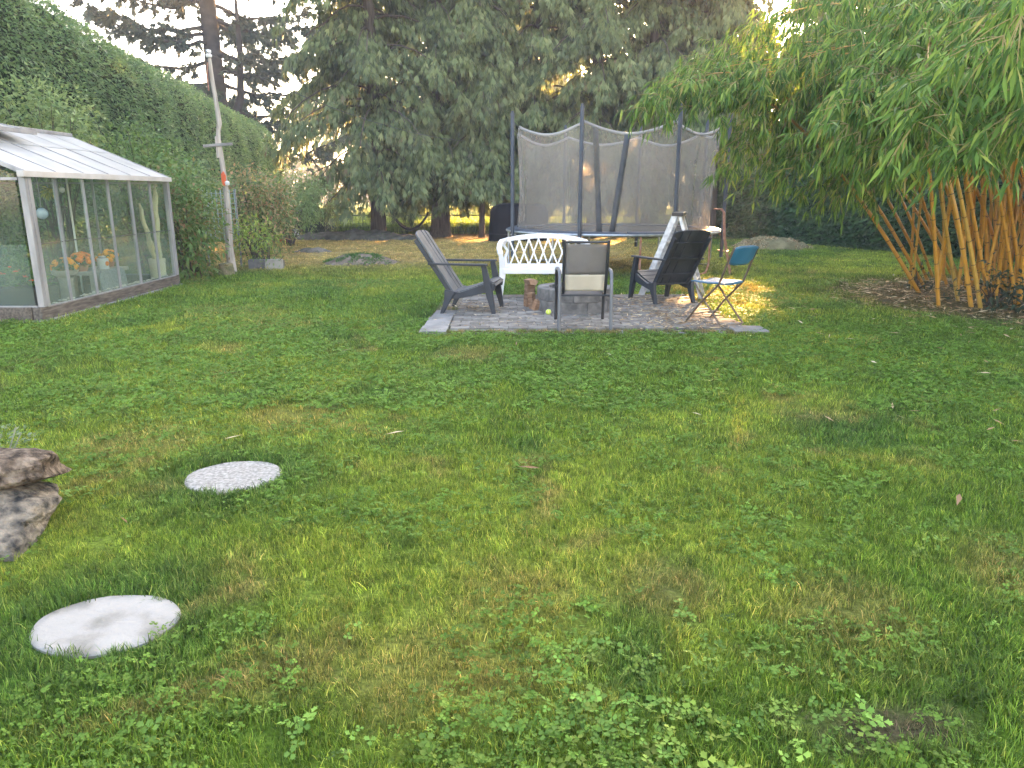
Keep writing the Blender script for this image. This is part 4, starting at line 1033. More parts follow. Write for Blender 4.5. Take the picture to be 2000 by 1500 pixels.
bd = thing('zinc_board', 'grey speckled board leaning against the inside of the greenhouse glass', 'board', (x1 - .13, q.y, .05)); mb = MB()
mb.prism([(-.36, 0), (.34, 0), (.34, .33), (.26, .40), (-.28, .40), (-.36, .32)], (0, 0, 0), (0, 1, 0), (-.12, 0, 1), (.012, 0, 0)); mb.build('panel', zinc_m, bd)
q = P_(30, 608, -5.95)
pb = thing('black_planter', 'square black planter with coral flowers behind the corner glass', 'planter', (-6.02, 9.15, .05)); mb = MB()
mb.box((0, 0, .17), (.5, .36, .34), top=1.12); mb.build('tub', blackp, pb, bevel=.006)
n = 420; u = rdir(n); u[:, 2] = np.abs(u[:, 2]); PP = np.array((0, 0, .34)) + u * np.array((.34, .26, .5)) * rng.random((n, 1)) ** .5
leaf_obj('foliage', PP, u + rdir(n) * .6, rdir(n) + (0, 0, 1), rng.uniform(.05, .10, n), rng.uniform(.02, .035, n), herb_m, pb, 'lance', .2)
mb = MB()
for i in range(16):
    c_ = Vector((random.uniform(-.28, .25), random.uniform(-.25, .1), .42 + random.uniform(0, .16)))
    mb.lathe([(.001, .012), (.02, .010), (.032, 0)], 8, c_)
mb.build('flowers', red_m, pb)
cactus_m = mat('cactus_skin', (.36, .34, .19), (.54, .50, .31), scale=10, rough=.7, c3=(.50, .45, .25), stretch=(6, 6, .6))
q = P_(312, 556, -5.82)
cp = thing('cactus_pot', 'cream pot holding three tall pale column cacti at the end of the greenhouse', 'potted plant', (q.x, q.y, .07))
pot(.12, .125, .40, .006).build('pot', cream_m, cp, smooth=True)
for dx, dy, tx, ty, h, r_ in ((.02, .05, -.02, .16, 1.52, .042), (.0, -.05, .03, -.22, .90, .032), (-.04, .0, -.1, -.08, 1.28, .034)):
    mb = MB(); n_ = 12; pts = [Vector((dx + tx * (i / 9) + .012 * math.sin(i * 1.7), dy + ty * (i / 9) ** 1.2, .33 + (h - .33) * i / 9)) for i in range(10)]
    mb.tube(pts, [r_ * (.85 if i == 0 else 1 if i < 8 else .9 if i == 8 else .45) for i in range(10)], n_)
    for k in range(0): pass
    mb.build('cactus_column', cactus_m, cp, smooth=True)
def hanging(name, label, cat, px, py, X, build):
    p = P_(px, py, X); t = thing(name, label, cat, p)
    zc = ZE + (ZR - ZE) * (1 - abs(p.x - xm) / ((x1 - x0) / 2)) - .02
    mb = MB(); mb.tube([(0, 0, .03), (0, 0, zc - p.z)], .004, 5); mb.build('cord', frame_m, t); build(t)
def ball(t): mb = MB(); mb.lathe([(.075 * math.sin(math.pi * i / 12) + 1e-4, -.075 * math.cos(math.pi * i / 12)) for i in range(13)], 18); mb.build('globe', mat('blue_glass_ball', (.25, .33, .45), (.45, .52, .62), scale=9, rough=.15), t, smooth=True)
def basket(t):
    n = 150; u = rdir(n); leaf_obj('foliage', u * .075 * rng.random((n, 1)), u + (0, 0, -.4), rdir(n), rng.uniform(.03, .06, n), rng.uniform(.015, .025, n), leafmat('yellow_leaf', [(0, (.20, .26, .03)), (1, (.55, .48, .06))]), t, 'lance', .3)
hanging('hanging_globe', 'blue grey glass ball hanging on a cord in the greenhouse', 'ornament', 82, 417, -6.2, ball)
hanging('hanging_plant', 'yellow green plant hanging under the greenhouse roof', 'hanging plant', 94, 375, -6.3, basket)
def bird(t):
    mb = MB(); mb.lathe([(.001, -.05), (.03, -.03), (.035, .01), (.015, .035), (.001, .04)], 12); mb.build('bell', white_m, t, smooth=True)
hanging('hanging_bell', 'small white bell hanging behind the first greenhouse glazing bar', 'ornament', 121, 370, -6.3, bird)
p0, p1 = P_(136, 395, -6.5), P_(150, 487, -6.5)
mb = MB(); mb.tube([(p1.x, p1.y, .05), (p0.x, p0.y, p0.z + .35)], .014, 8); tag(mb.build('support_rod', white_m), 'thin white support rod standing behind the orange marigolds', 'rod')
# plants along the back glass and shells on the sill
for i, (yy, xx, hh, lb) in enumerate(((9.3, -7.9, 1.2, 'tall leafy vine near the front of the back glass'), (10.4, -8.0, 1.0, 'bushy green vine in the middle of the back glass'), (11.6, -7.9, 1.1, 'leafy vine by the far end of the back glass'))):
    t = thing('tomato_plant', lb + ' in the greenhouse', 'plant', (xx, yy, .05), 0, 'green plants along the back of the greenhouse'); n = 1700
    PP = np.stack([rng.normal(0, .22, n), rng.normal(0, .42, n), rng.uniform(.08, hh + .35, n)], 1)
    leaf_obj('foliage', PP, rdir(n) + (0.3, 0, -.3), rdir(n) + (0, 0, 1), rng.uniform(.06, .12, n), rng.uniform(.03, .05, n), herb_m, t, 'lance', .3)
    mb = MB()
    for k in range(4): mb.tube([(0, (k - 1.5) * .12, 0), (random.gauss(0, .1), (k - 1.5) * .2, hh * .9)], .007, 5)
    mb.build('stem', mat('green_stem', (.12, .18, .06)), t)
shell_m = mat('sea_shell', (.55, .50, .40), (.75, .72, .66), scale=30, rough=.6, rand=.2)
mb = MB()
for i in range(130):
    y = y0 + .12 + 3.4 * random.random(); c_ = (x1 - .10 + random.uniform(-.035, .03), y, .12 + random.uniform(.05, .075)); r_ = random.uniform(.012, .032)
    mb.lathe([(.001, -r_ * .6), (r_ * .8, -r_ * .2), (r_, .1 * r_), (r_ * .5, r_ * .6), (.001, r_ * .75)], 7, c_)
mb.box((x1 - .115, (y0 + y1) / 2, .13), (.09, y1 - y0 - .25, .06))
o = mb.build('shells', shell_m, None, smooth=True); tag(o, kind='stuff')

# ================================================================== POLE AND WIRE
pole_m = mat('bleached_wood', (.26, .23, .195), (.46, .42, .37), scale=4, rough=.85, bump=.004, stretch=(6, 6, .6), c3=(.36, .325, .28), spec=.15)
grey_wood = mat('grey_wood', (.16, .155, .15), (.28, .27, .255), scale=5, rough=.9, bump=.004, stretch=(1, 1, 6), spec=.15)
po = thing('wooden_pole', 'tall crooked bleached wooden pole with a short crossbar beside the greenhouse', 'pole', (-5.44, 14.3, 0))
mb = MB(); pts = [(0, 0, 0), (-.01, 0, .5), (.02, 0, .95), (.035, 0, 1.5), (.015, 0, 2.0), (-.01, 0, 2.48), (0, .01, 2.62), (.04, 0, 2.75), (.02, 0, 3.1), (-.01, 0, 3.5), (-.02, 0, 3.86)]
mb.tube([(x + .05 - .03 * i / 10, y, z) for i, (x, y, z) in enumerate(pts)], [.09, .072, .06, .052, .045, .04, .038, .046, .038, .035, .03], 10); mb.build('shaft', pole_m, po, smooth=True)
mb = MB(); mb.bar((.01, -.055, 2.14), (.01, -.05, 2.52), .05, .03); mb.build('splice_board', pole_m, po)
mb = MB(); mb.bar((-.24, -.07, 2.345), (.30, -.07, 2.385), .05, .045, up=(0, 1, 0)); mb.build('crossbar', grey_wood, po, bevel=.004)
mb = MB(); mb.lathe([(.001, 0), (.05, 0), (.055, .04), (.03, .06), (.05, .08), (.045, .12), (.001, .13)], 14, (0, -.02, 3.87)); mb.build('insulator', white_m, po, smooth=True)
mb = MB(); mb.prism([(-.03, -.14), (.03, -.12), (.045, .05), (.01, .13), (-.035, .08)], (.075, -.07, 1.77), (1, 0, 0), (0, 0, 1), (0, .03, 0)); mb.build('orange_tag', mat('orange_plastic', (.65, .12, .03), (.55, .09, .03), scale=9, rough=.5), po)
mb = MB(); mb.lathe([(.001, -.05), (.04, -.03), (.045, .02), (.001, .04)], 10, (.14, -.08, 1.69)); mb.build('white_knob', white_m, po, smooth=True)
mb = MB(); mb.tube([(-.03, -.03, 3.78), (-.05, -.05, 3.55), (-.05, -.05, 3.3)], .012, 6); mb.build('rusty_bracket', rust_m, po)
mb = MB(); mb.tube([(.03, -.04, 0), (.02, -.05, .9)], .018, 6); mb.build('prop_stake', grey_wood, po)
wire_m = mat('wire', (.05, .05, .05), rough=.6)
mb = MB(); A, B, Cc = Vector((-3.3, 4.2, 4.1)), Vector((-5.44, 14.28, 3.93)), at(905, 275, 24.2)
def sag(a, b, s, n=18): return [a.lerp(b, i / n) - Vector((0, 0, s * 4 * (i / n) * (1 - i / n))) for i in range(n + 1)]
mb.tube(sag(A, B, .05) + sag(B, Cc, .28)[1:], .008, 5); tag(mb.build('overhead_wire', wire_m), 'thin wire running from the pole top across to the conifers', 'wire')

# ================================================================== HEDGES
hedge_l = leafmat('cedar_hedge', [(0, (.070, .125, .055)), (.4, (.115, .20, .075)), (.8, (.16, .255, .092)), (.95, (.19, .26, .10)), (1, (.14, .10, .05))], transl=.22, rough=.55)
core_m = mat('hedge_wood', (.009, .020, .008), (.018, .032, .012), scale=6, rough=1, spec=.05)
def hedge_surface(s, u, x0, depth, Hfun, seed, humps, amp):
    """s along the hedge, u 0..1 round the cross-section from the front foot over the top to the back foot"""
    H = Hfun(s) + .10 * np.abs(np.sin(math.pi * s / humps))
    b = amp * (np.abs(np.sin(math.pi * s / humps)) - .4) + .16 * (vn(s, u * 9, .9, seed, 3) - .5)
    r = depth / 2
    zc = H - r * 1.15; per = zc * 2 + math.pi * r * 1.08; d = u * per
    z = np.where(d < zc, d, np.where(d > per - zc, per - d, 0)); x = np.where(d < zc, 0.0, np.where(d > per - zc, depth, 0.0))
    nx = np.where(d < zc, 1.0, np.where(d > per - zc, -1.0, 0)); nz = np.zeros_like(d)
    m = (d >= zc) & (d <= per - zc); t = np.clip((d - zc) / (per - 2 * zc), 0, 1) * math.pi
    x = np.where(m, r - r * np.cos(t), x); z = np.where(m, zc + r * 1.15 * np.sin(t), z); nx = np.where(m, np.cos(t), nx); nz = np.where(m, np.sin(t), nz)
    return x - nx * 0, z, nx, nz, b
def hedge(name, label, start, end, depth, Hfun, m, nspray, ls, seed, humps, amp, away, shp='spray'):
    taper = 1.5
    st, en = Vector((*start, 0)), Vector((*end, 0)); dv = (en - st); Lg = dv.length; dv.normalize()
    out = Vector((dv.y, -dv.x, 0)) * away                            # towards the lawn
    t = thing(name, label, 'hedge', st)
    s = rng.uniform(0, Lg, nspray); u = rng.random(nspray) ** 1.25 * .82
    x, z, nx, nz, b = hedge_surface(s, u, 0, depth, Hfun, seed, humps, amp)
    endf = np.minimum(1, np.sqrt(np.maximum(0, 1 - np.maximum(0, (s - Lg + taper) / taper) ** 2)))
    rad = b + rng.normal(0, .045, nspray) - .03
    z = z * (.55 + .45 * endf); xx = depth / 2 + (x - depth / 2) * endf
    dvn, on = np.array(dv), np.array(out)
    Pn = dvn[None] * s[:, None] - on[None] * xx[:, None] + on[None] * (nx * rad)[:, None]
    Pn[:, 2] += z + nz * rad
    Nn = on[None] * nx[:, None]; Nn[:, 2] += nz
    ex = (s > Lg - taper) ; Nn[ex] += dvn[None] * .6
    D = Nn * .55 + rdir(nspray) * .5; D[:, 2] += .25; D[:, 2] -= .45 * (z > .5)
    k = keep_sun_gap(Pn + np.array(st)); Pn, D, Nn = Pn[k], D[k], Nn[k]; n = len(Pn)
    Ls = rng.uniform(ls * .6, ls * 1.4, n)
    # clumped tone: neighbouring sprays resemble each other
    tone = .55 * vn(Pn[:, 0] + Pn[:, 1], Pn[:, 2] * 1.0 + Pn[:, 1] * .3, .35, seed + 5, 2) + .45 * rng.random(n)
    leaf_obj('foliage', Pn, D, Nn + rdir(n) * .8, Ls, Ls * .42, m, t, shp, .15, np.clip(tone * 1.35 - .17, 0, 1))
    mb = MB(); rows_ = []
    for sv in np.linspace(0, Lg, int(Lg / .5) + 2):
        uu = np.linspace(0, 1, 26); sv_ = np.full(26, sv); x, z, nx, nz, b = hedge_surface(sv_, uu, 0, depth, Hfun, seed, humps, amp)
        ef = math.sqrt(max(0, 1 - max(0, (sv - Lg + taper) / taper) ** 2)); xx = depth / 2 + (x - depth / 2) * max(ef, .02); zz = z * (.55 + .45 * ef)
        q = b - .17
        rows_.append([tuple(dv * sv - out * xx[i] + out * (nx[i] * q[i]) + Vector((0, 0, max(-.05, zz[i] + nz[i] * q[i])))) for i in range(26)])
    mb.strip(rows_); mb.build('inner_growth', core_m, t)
    return t
HL = lambda s: np.interp(s, [0, 6, 9, 14, 18, 22, 26], [6.1, 6.0, 5.8, 5.1, 4.7, 4.35, 4.05])
hedge('cedar_hedge', 'tall trimmed cedar hedge with a rounded scalloped top behind the greenhouse', (-9.45, 7.0), (-9.45, 32.6), 2.6, HL, hedge_l, 195000, .083, 3, 1.9, .10, 1, 'kite')
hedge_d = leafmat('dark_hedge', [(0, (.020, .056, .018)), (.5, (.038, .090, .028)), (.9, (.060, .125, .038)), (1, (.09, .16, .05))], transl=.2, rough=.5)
HR = lambda s: np.interp(s, [0, 30], [2.12, 2.25])
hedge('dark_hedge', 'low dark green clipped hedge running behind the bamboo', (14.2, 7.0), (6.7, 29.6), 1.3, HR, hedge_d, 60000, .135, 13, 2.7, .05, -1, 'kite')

# ================================================================== CONIFERS
bark_m = mat('cedar_bark', (.055, .042, .034), (.125, .10, .082), scale=5, rough=.95, bump=.02, stretch=(5, 5, .6), spec=.1)
con_m = leafmat('cedar_spray', [(0, (.042, .054, .024)), (.35, (.098, .128, .048)), (.7, (.155, .192, .072)), (.92, (.23, .26, .105)), (1, (.15, .12, .06))], transl=.30, rough=.6)
def conifer(label, x, y, h, r, zlow, nb, ns, seed, tr=.28, group='row of drooping conifers', dens=1.0, lean=0.0, spray=.34):
    r_ = np.random.default_rng(seed)
    t = thing('conifer_tree', label, 'tree', (x, y, 0), 0, group)
    mb = MB(); mb.tube([(0, 0, -.1), (0, 0, .25), (.02, 0, 1.2), (0, .03, h * .4), (lean, 0, h * .75), (lean, 0, h)], [tr * 1.35, tr * 1.05, tr * .9, tr * .7, tr * .35, .03], 12)
    Ps, Ds = [], []
    for i in range(nb):
        q = (i + r_.random()) / nb; z0 = zlow + .9 + (h - zlow - 1.1) * q ** .9
        az = r_.uniform(0, 6.283); Lb = r * (1 - .80 * max(0, (z0 - 4) / (h - 2)) ** 1.1) * r_.uniform(.55, 1.1); Lb = max(Lb, .4)
        o = np.array((math.cos(az), math.sin(az), 0))
        lift, drop = r_.uniform(.0, .35), r_.uniform(.35, .8) * Lb * .8
        tt = np.linspace(0, 1, 7)
        path = o[None] * (Lb * tt)[:, None]; path[:, 2] = z0 + lift * Lb * tt - (drop + lift * Lb) * tt ** 2.1
        mb.tube([tuple(p) for p in path[:6]], [.035 * (1 - .85 * v) + .004 for v in tt[:6]], 4, cap=False)
        m = int(ns * dens * (Lb / r + .25))
        tq = r_.random(m) ** .75 * .96 + .04
        p = np.stack([np.interp(tq, tt, path[:, k]) for k in range(3)], 1)
        lat = np.array((-o[1], o[0], 0)); wd = .20 + .55 * Lb * .5 * np.sin(math.pi * np.clip(tq, .08, .97)) * .8
        sd = r_.normal(0, .45, m)
        p += lat[None] * (sd * wd)[:, None]
        p[:, 2] -= np.abs(sd) * wd * .35 + r_.random(m) ** 1.5 * (.45 if z0 < 5 else .32)
        d = o[None] * r_.uniform(.1, .6, m)[:, None] + lat[None] * (np.sign(sd) * r_.uniform(0, .5, m))[:, None] + r_.normal(0, .22, (m, 3)); d[:, 2] -= r_.uniform(.75, 1.8, m)
        k = (p[:, 2] > zlow * .75 + .25 * r_.random(m)) & ((p[:, 2] < 9.5) | (r_.random(m) < .4))
        Ps.append(p[k]); Ds.append(d[k])
    mb.build('trunk', bark_m, t, smooth=True)
    Pn, D = np.concatenate(Ps), np.concatenate(Ds)
    k = keep_sun_gap(Pn + np.array((x, y, 0))); Pn, D = Pn[k], D[k]; n = len(Pn)
    Ls = rng.uniform(spray * .6, spray * 1.35, n)
    tone = .5 * vn(Pn[:, 0] * 1.3 + Pn[:, 1], Pn[:, 2], .55, seed, 2) + .5 * rng.random(n)
    leaf_obj('crown', Pn, D, rdir(n) + unit(np.stack([Pn[:, 0], Pn[:, 1], np.zeros(n)], 1)) * 1.2, Ls, Ls, con_m, t, 'fern', .12, np.clip(tone * 1.4 - .2, 0, 1))
    return t
ROW = [
    ('drooping conifer with a thick bare lower trunk at the left end of the row', -4.63, 26.1, 17, 3.6, .95, .27, 1.25),
    ('drooping conifer with a flared trunk and the hammock tied to it', -2.55, 26.9, 17, 2.8, .85, .34, 1.0),
    ('slender conifer with a thin pole-like trunk beside the dark covered pile', -1.05, 26.2, 10.0, 1.7, 1.1, .10, .8),
    ('drooping conifer directly behind the left side of the trampoline net', .9, 27.4, 17, 2.8, .8, .26, 1.15),
    ('drooping conifer directly behind the middle of the trampoline net', 2.9, 26.8, 18, 2.8, .8, .27, 1.15),
    ('drooping conifer directly behind the right side of the trampoline net', 4.9, 27.3, 17, 2.7, .8, .26, 1.15),
    ('drooping conifer with a brown trunk by the end of the dark clipped hedge', 7.05, 27.0, 16, 2.6, 2.5, .24, 1.1),
]
for i, (lb, x, y, h, r, zl, tr, dn) in enumerate(ROW): conifer(lb, x, y, h, r, zl, 185, 192, 100 + i, tr, dens=dn, spray=.29)
# shorter trees beyond, most hidden by the bamboo and added as sun blockers
for i, (lb, x, y, h, r, zl, dn) in enumerate((('shorter conifer behind the dark hedge with the bright sky gap above it', 11.0, 29.6, 7.4, 2.1, .4, 1.3),
        ('narrow conifer added behind the hedge end to stop sun leaking onto the lawn, under the bright sky', 9.5, 32.6, 8.2, 2.3, .5, 1.2), ('bushy conifer added as sun blocker beyond the dark hedge, first one hidden by the bamboo tops', 11.6, 29.6, 10.5, 2.4, .4, 1.2), ('second conifer added as sun blocker beyond the dark hedge, hidden behind the bamboo mass', 14.2, 28.6, 12.0, 2.6, .4, 1.2),
        ('third conifer added as sun blocker beyond the bamboo clump, behind its golden stems', 17.4, 27.4, 12.0, 2.9, .4, 1.2), ('last conifer added as sun blocker beyond the bamboo clump at the right edge', 21.0, 25.5, 12.0, 3.2, .4, 1.2))):
    conifer(lb, x, y, h, r, zl, 100, 46, 140 + i, .22, spray=.5, group='conifers beyond the bamboo', dens=dn)

for i, (lb, x, y) in enumerate((('tall far conifer added to shade the spruce, hidden behind the left end of the drooping row', -11.0, 61), ('tall far conifer added to shade the tall hedge, hidden behind the hammock', -3.6, 64), ('tall far conifer added to shade the tall hedge, hidden behind the left net of the trampoline', 3.6, 62), ('tall far conifer added to shade the tall hedge, hidden behind the slender trunk', .1, 57))):
    conifer(lb, x, y, 24, 5.8, 5.8, 110, 44, 160 + i, .5, group='tall conifers across the field', spray=1.3)  # added behind the row only to keep sun off spruce, hedge and lawn
conifer('rounded far tree glimpsed in the sunny gap right of the trampoline', 17.6, 60, 9.9, 4.4, .6, 110, 60, 170, .3, group='tall conifers across the field', spray=.9)
# big open spruce behind the tall hedge
spr_m = leafmat('spruce_twig', [(0, (.022, .034, .022)), (.6, (.040, .060, .034)), (1, (.075, .085, .05))], transl=.2, rough=.6)
t = thing('spruce_tree', 'tall open spruce with upswept branches against the sky behind the tall hedge', 'tree', (-15.4, 41.0, 0))
r_ = np.random.default_rng(5); mb = MB(); h = 24
mb.tube([(0, 0, 0), (.05, 0, 5), (-.05, 0, 12), (0, 0, h)], [.55, .48, .38, .05], 12)
mb.tube([(.6, -.2, 4.5), (1.3, -.2, 6.3), (1.45, -.1, 8.6), (1.4, 0, 11.5)], [.25, .2, .16, .06], 8)
Ps, Ds = [], []
for i in range(64):
    z0 = 3.6 + (h - 5) * ((i + r_.random()) / 64) ** 1.15; az = r_.uniform(0, 6.283)
    Lb = (7.2 - .26 * (z0 - 4)) * r_.uniform(.6, 1.08); o = np.array((math.cos(az), math.sin(az), 0)); tt = np.linspace(0, 1, 9)
    path = o[None] * (Lb * tt)[:, None]; path[:, 2] = z0 - .28 * Lb * tt + .38 * Lb * tt ** 2.4 + r_.normal(0, .06, 9)
    mb.tube([tuple(p) for p in path], [.10 * (1 - .9 * v) + .012 for v in tt], 5, cap=False)
    nt_ = int(Lb * 5.5)
    for j in range(nt_):
        q = r_.uniform(.15, 1); c = np.array([np.interp(q, tt, path[:, k]) for k in range(3)]); lat = np.array((-o[1], o[0], 0)) * r_.choice((-1, 1))
        tw = unit((lat * r_.uniform(.4, 1) + o * r_.uniform(.3, 1) + np.array((0, 0, r_.uniform(-.7, .25))))[None])[0]; Lt = r_.uniform(.5, 1.5) * (1.1 - .5 * q)
        m = 15; tq = r_.random(m); p = c[None] + tw[None] * (Lt * tq)[:, None]; p[:, 2] -= .18 * Lt * tq ** 2
        Ps.append(p); Ds.append(tw[None] + r_.normal(0, .55, (m, 3)) + np.array((0, 0, -.15)))
mb.build('trunk', mat('spruce_bark', (.028, .022, .02), (.06, .05, .045), scale=3, rough=1, bump=.03, spec=.05), t, smooth=True)
Pn, D = np.concatenate(Ps), np.concatenate(Ds); n = len(Pn); Ls = rng.uniform(.22, .5, n)
leaf_obj('crown', Pn, D, rdir(n), Ls, Ls * .8, spr_m, t, 'spray', .1)

# ================================================================== BAMBOO
culm_m = bpy.data.materials.new('golden_culm'); culm_m.use_nodes = True
nt = culm_m.node_tree; p = nt.nodes['Principled BSDF']; p.inputs['Roughness'].default_value = .38
oi = nt.nodes.new('ShaderNodeObjectInfo'); cr = nt.nodes.new('ShaderNodeValToRGB'); cr.color_ramp.elements.new(.5)
for e, (q, c) in zip(cr.color_ramp.elements, ((0, (.36, .18, .022)), (.55, (.47, .245, .03)), (1, (.34, .23, .05)))): e.position = q; e.color = (*c, 1)
nz = nt.nodes.new('ShaderNodeTexNoise'); nz.inputs['Scale'].default_value = 9; tcn = nt.nodes.new('ShaderNodeTexCoord'); nt.links.new(tcn.outputs['Object'], nz.inputs['Vector'])
hs = nt.nodes.new('ShaderNodeHueSaturation'); mr = nt.nodes.new('ShaderNodeMapRange'); mr.inputs['To Min'].default_value = .6; mr.inputs['To Max'].default_value = 1.35
nt.links.new(nz.outputs['Fac'], mr.inputs['Value']); nt.links.new(mr.outputs[0], hs.inputs['Value']); nt.links.new(oi.outputs['Random'], cr.inputs['Fac']); nt.links.new(cr.outputs[0], hs.inputs['Color']); nt.links.new(hs.outputs[0], p.inputs['Base Color'])
node_m = mat('culm_node', (.10, .06, .02), (.16, .10, .04), scale=9, rough=.6)
bam_m = leafmat('bamboo_leaf', [(0, (.034, .080, .015)), (.45, (.085, .165, .028)), (.8, (.155, .25, .042)), (.95, (.24, .31, .055)), (1, (.27, .23, .07))], transl=.28, rough=.55, spec=.14)
bam_o = leafmat('bamboo_leaf_single', [(0, (.045, .10, .02)), (.5, (.085, .17, .03)), (1, (.15, .25, .045))], transl=.28, rough=.55, spec=.16, objrand=True)
bc = thing('bamboo_clump', 'big golden bamboo clump with arching leafy tops filling the right side', 'bamboo', (0, 0, 0))
def bez(a, b, c, t): return a * (1 - t) ** 2 + b * (2 * t * (1 - t)) + c * t ** 2
def g0(px, py):
    d = at(px, py, 1.0) - Vector((0, 0, CAM_H)); k = -CAM_H / d.z; return Vector((d.x * k, d.y * k, 0))
# (foot pixel, point where the culm goes up into the leaves)
SEEN = [(1795, 572, 1690, 388), (1806, 563, 1718, 398), (1833, 600, 1822, 372), (1871, 588, 1838, 400), (1897, 600, 1872, 402), (1915, 602, 1884, 402), (1932, 596, 1898, 402), (1944, 585, 1968, 425), (1955, 578, 1988, 405), (1983, 588, 1958, 392), (1998, 585, 1972, 392),
        (1812, 548, 1742, 392), (1822, 543, 1768, 385), (1850, 560, 1800, 385), (1878, 556, 1812, 396), (1842, 548, 1850, 395), (1905, 560, 1925, 400), (1925, 553, 1938, 396), (1890, 552, 1866, 392), (1965, 560, 1930, 398), (1860, 540, 1785, 388), (1990, 600, 2012, 405)]
TIPS = [(1258, 205, 9.6), (1272, 172, 10.2), (1300, 150, 10.6), (1335, 170, 9.6), (1362, 122, 10.6), (1405, 82, 11.2), (1442, 100, 10.2), (1478, 62, 11.2), (1425, 165, 9.2), (1482, 150, 9.6), (1545, 70, 10.2), (1318, 225, 9.8), (1392, 235, 9.6), (1425, 315, 10.6), (1442, 255, 9.2), (1500, 310, 10.6), (1545, 325, 10.2), (1590, 360, 10.4), (1632, 385, 10.6), (1690, 380, 11.0), (1565, 255, 8.8), (1620, 205, 8.2), (1660, 300, 9.0), (1720, 330, 9.4), (1760, 350, 9.6), (1520, 200, 11.0), (1460, 190, 11.4), (1500, 255, 11.8), (1545, 290, 11.4), (1610, 300, 11.6), (1650, 340, 11.8), (1590, 230, 11.2), (1680, 270, 11.6), (1720, 300, 11.4), (1540, 140, 10.6), (1440, 300, 11.5), (1470, 345, 11.5), (1620, 130, 11.0), (1455, 325, 10.8), (1505, 350, 11.2), (1560, 365, 11.0), (1610, 385, 11.2), (1660, 395, 11.6), (1700, 370, 11.8), (1740, 340, 11.6), (1530, 330, 10.4), (1580, 300, 10.6), (1580, 150, 12.0), (1480, 230, 11.6),
        (1640, 310, 6.2), (1652, 275, 6.4), (1665, 330, 6.2), (1680, 240, 6.5), (1722, 345, 6.3), (1705, 185, 6.5), (1755, 200, 6.2),
        (1792, 325, 5.2), (1815, 300, 5.3), (1832, 340, 5.1), (1880, 385, 5.0), (1922, 395, 5.1), (1962, 372, 4.9), (1850, 250, 5.5), (1900, 205, 5.1), (1988, 330, 4.8),
        (1950, 85, 4.7), (1985, 40, 4.6), (1900, 65, 5.6), (1800, 50, 6.6), (1750, 25, 7.2), (1650, 70, 7.7), (1600, 35, 8.4), (1850, 130, 6.2), (1540, 10, 9.5), (1700, 110, 7.4), (1990, 230, 5.2), (2040, 300, 5.0), (2060, 150, 4.9)]
TIPS = [(px, py - ((85 if px > 1780 else 50) if Y < 7 else -6) * (py > 200), Y) for px, py, Y in TIPS]
paths = []
for i, (fx, fy, tx, ty) in enumerate(SEEN):
    a = g0(fx, fy); up = at(tx, ty, a.y - .15 + random.uniform(-.1, .1)); d = (up - a); d *= 1.0 / d.z
    tip = at(*TIPS[(i * 5) % 28][:2], TIPS[(i * 5) % 28][2]) if tx < 1790 else at(*TIPS[40 + (i * 7) % 25][:2], TIPS[40 + (i * 7) % 25][2])
    if tx < fx - 60: tip = at(*TIPS[(i * 3) % 20][:2], TIPS[(i * 3) % 20][2])
    b = a + d * random.uniform(3.6, 4.6)
    paths.append((a, b, tip, random.uniform(.024, .032)))
for i, (px, py, Y) in enumerate(TIPS):
    a = Vector((random.gauss(8.3, .75), random.gauss(11.2, .75), 0)); tip = at(px, py, Y)
    if px > 1780: a = Vector((random.gauss(8.2, .7), random.gauss(10.4, .6), 0))
    hz = (tip - a); hz.z = 0
    b = a + hz * random.uniform(.12, .34) + Vector((0, 0, max(tip.z + 1.6, 4.4) + random.uniform(0, 1.2)))
    paths.append((a, b, tip, random.uniform(.018, .026)))
for i in range(24):                                                  # upright stems packed behind the front ones
    a = Vector((random.uniform(6.6, 9.2), random.uniform(9.6, 12.2), 0)); tip = a + Vector((random.gauss(-.9, 1.0), random.gauss(-.6, 1.0), random.uniform(2.6, 4.6)))
    paths.append((a, a + Vector((random.gauss(-.15, .3), random.gauss(-.1, .3), random.uniform(4.2, 5.6))), tip, random.uniform(.02, .028)))
for i in range(26):                                                  # the far and right sides of the clump
    a = Vector((random.gauss(8.8, .8), random.gauss(11.3, .7), 0)); az = random.uniform(-1.3, 2.6); rr = random.uniform(1.8, 3.8)
    tip = a + Vector((math.cos(az) * rr, math.sin(az) * rr, random.uniform(2.2, 5.2))); b = a + Vector((math.cos(az) * rr * .2, math.sin(az) * rr * .2, random.uniform(5.4, 7)))
    paths.append((a, b, tip, random.uniform(.018, .026)))
LP, LD, LN, LL = [], [], [], []
tw = MB()
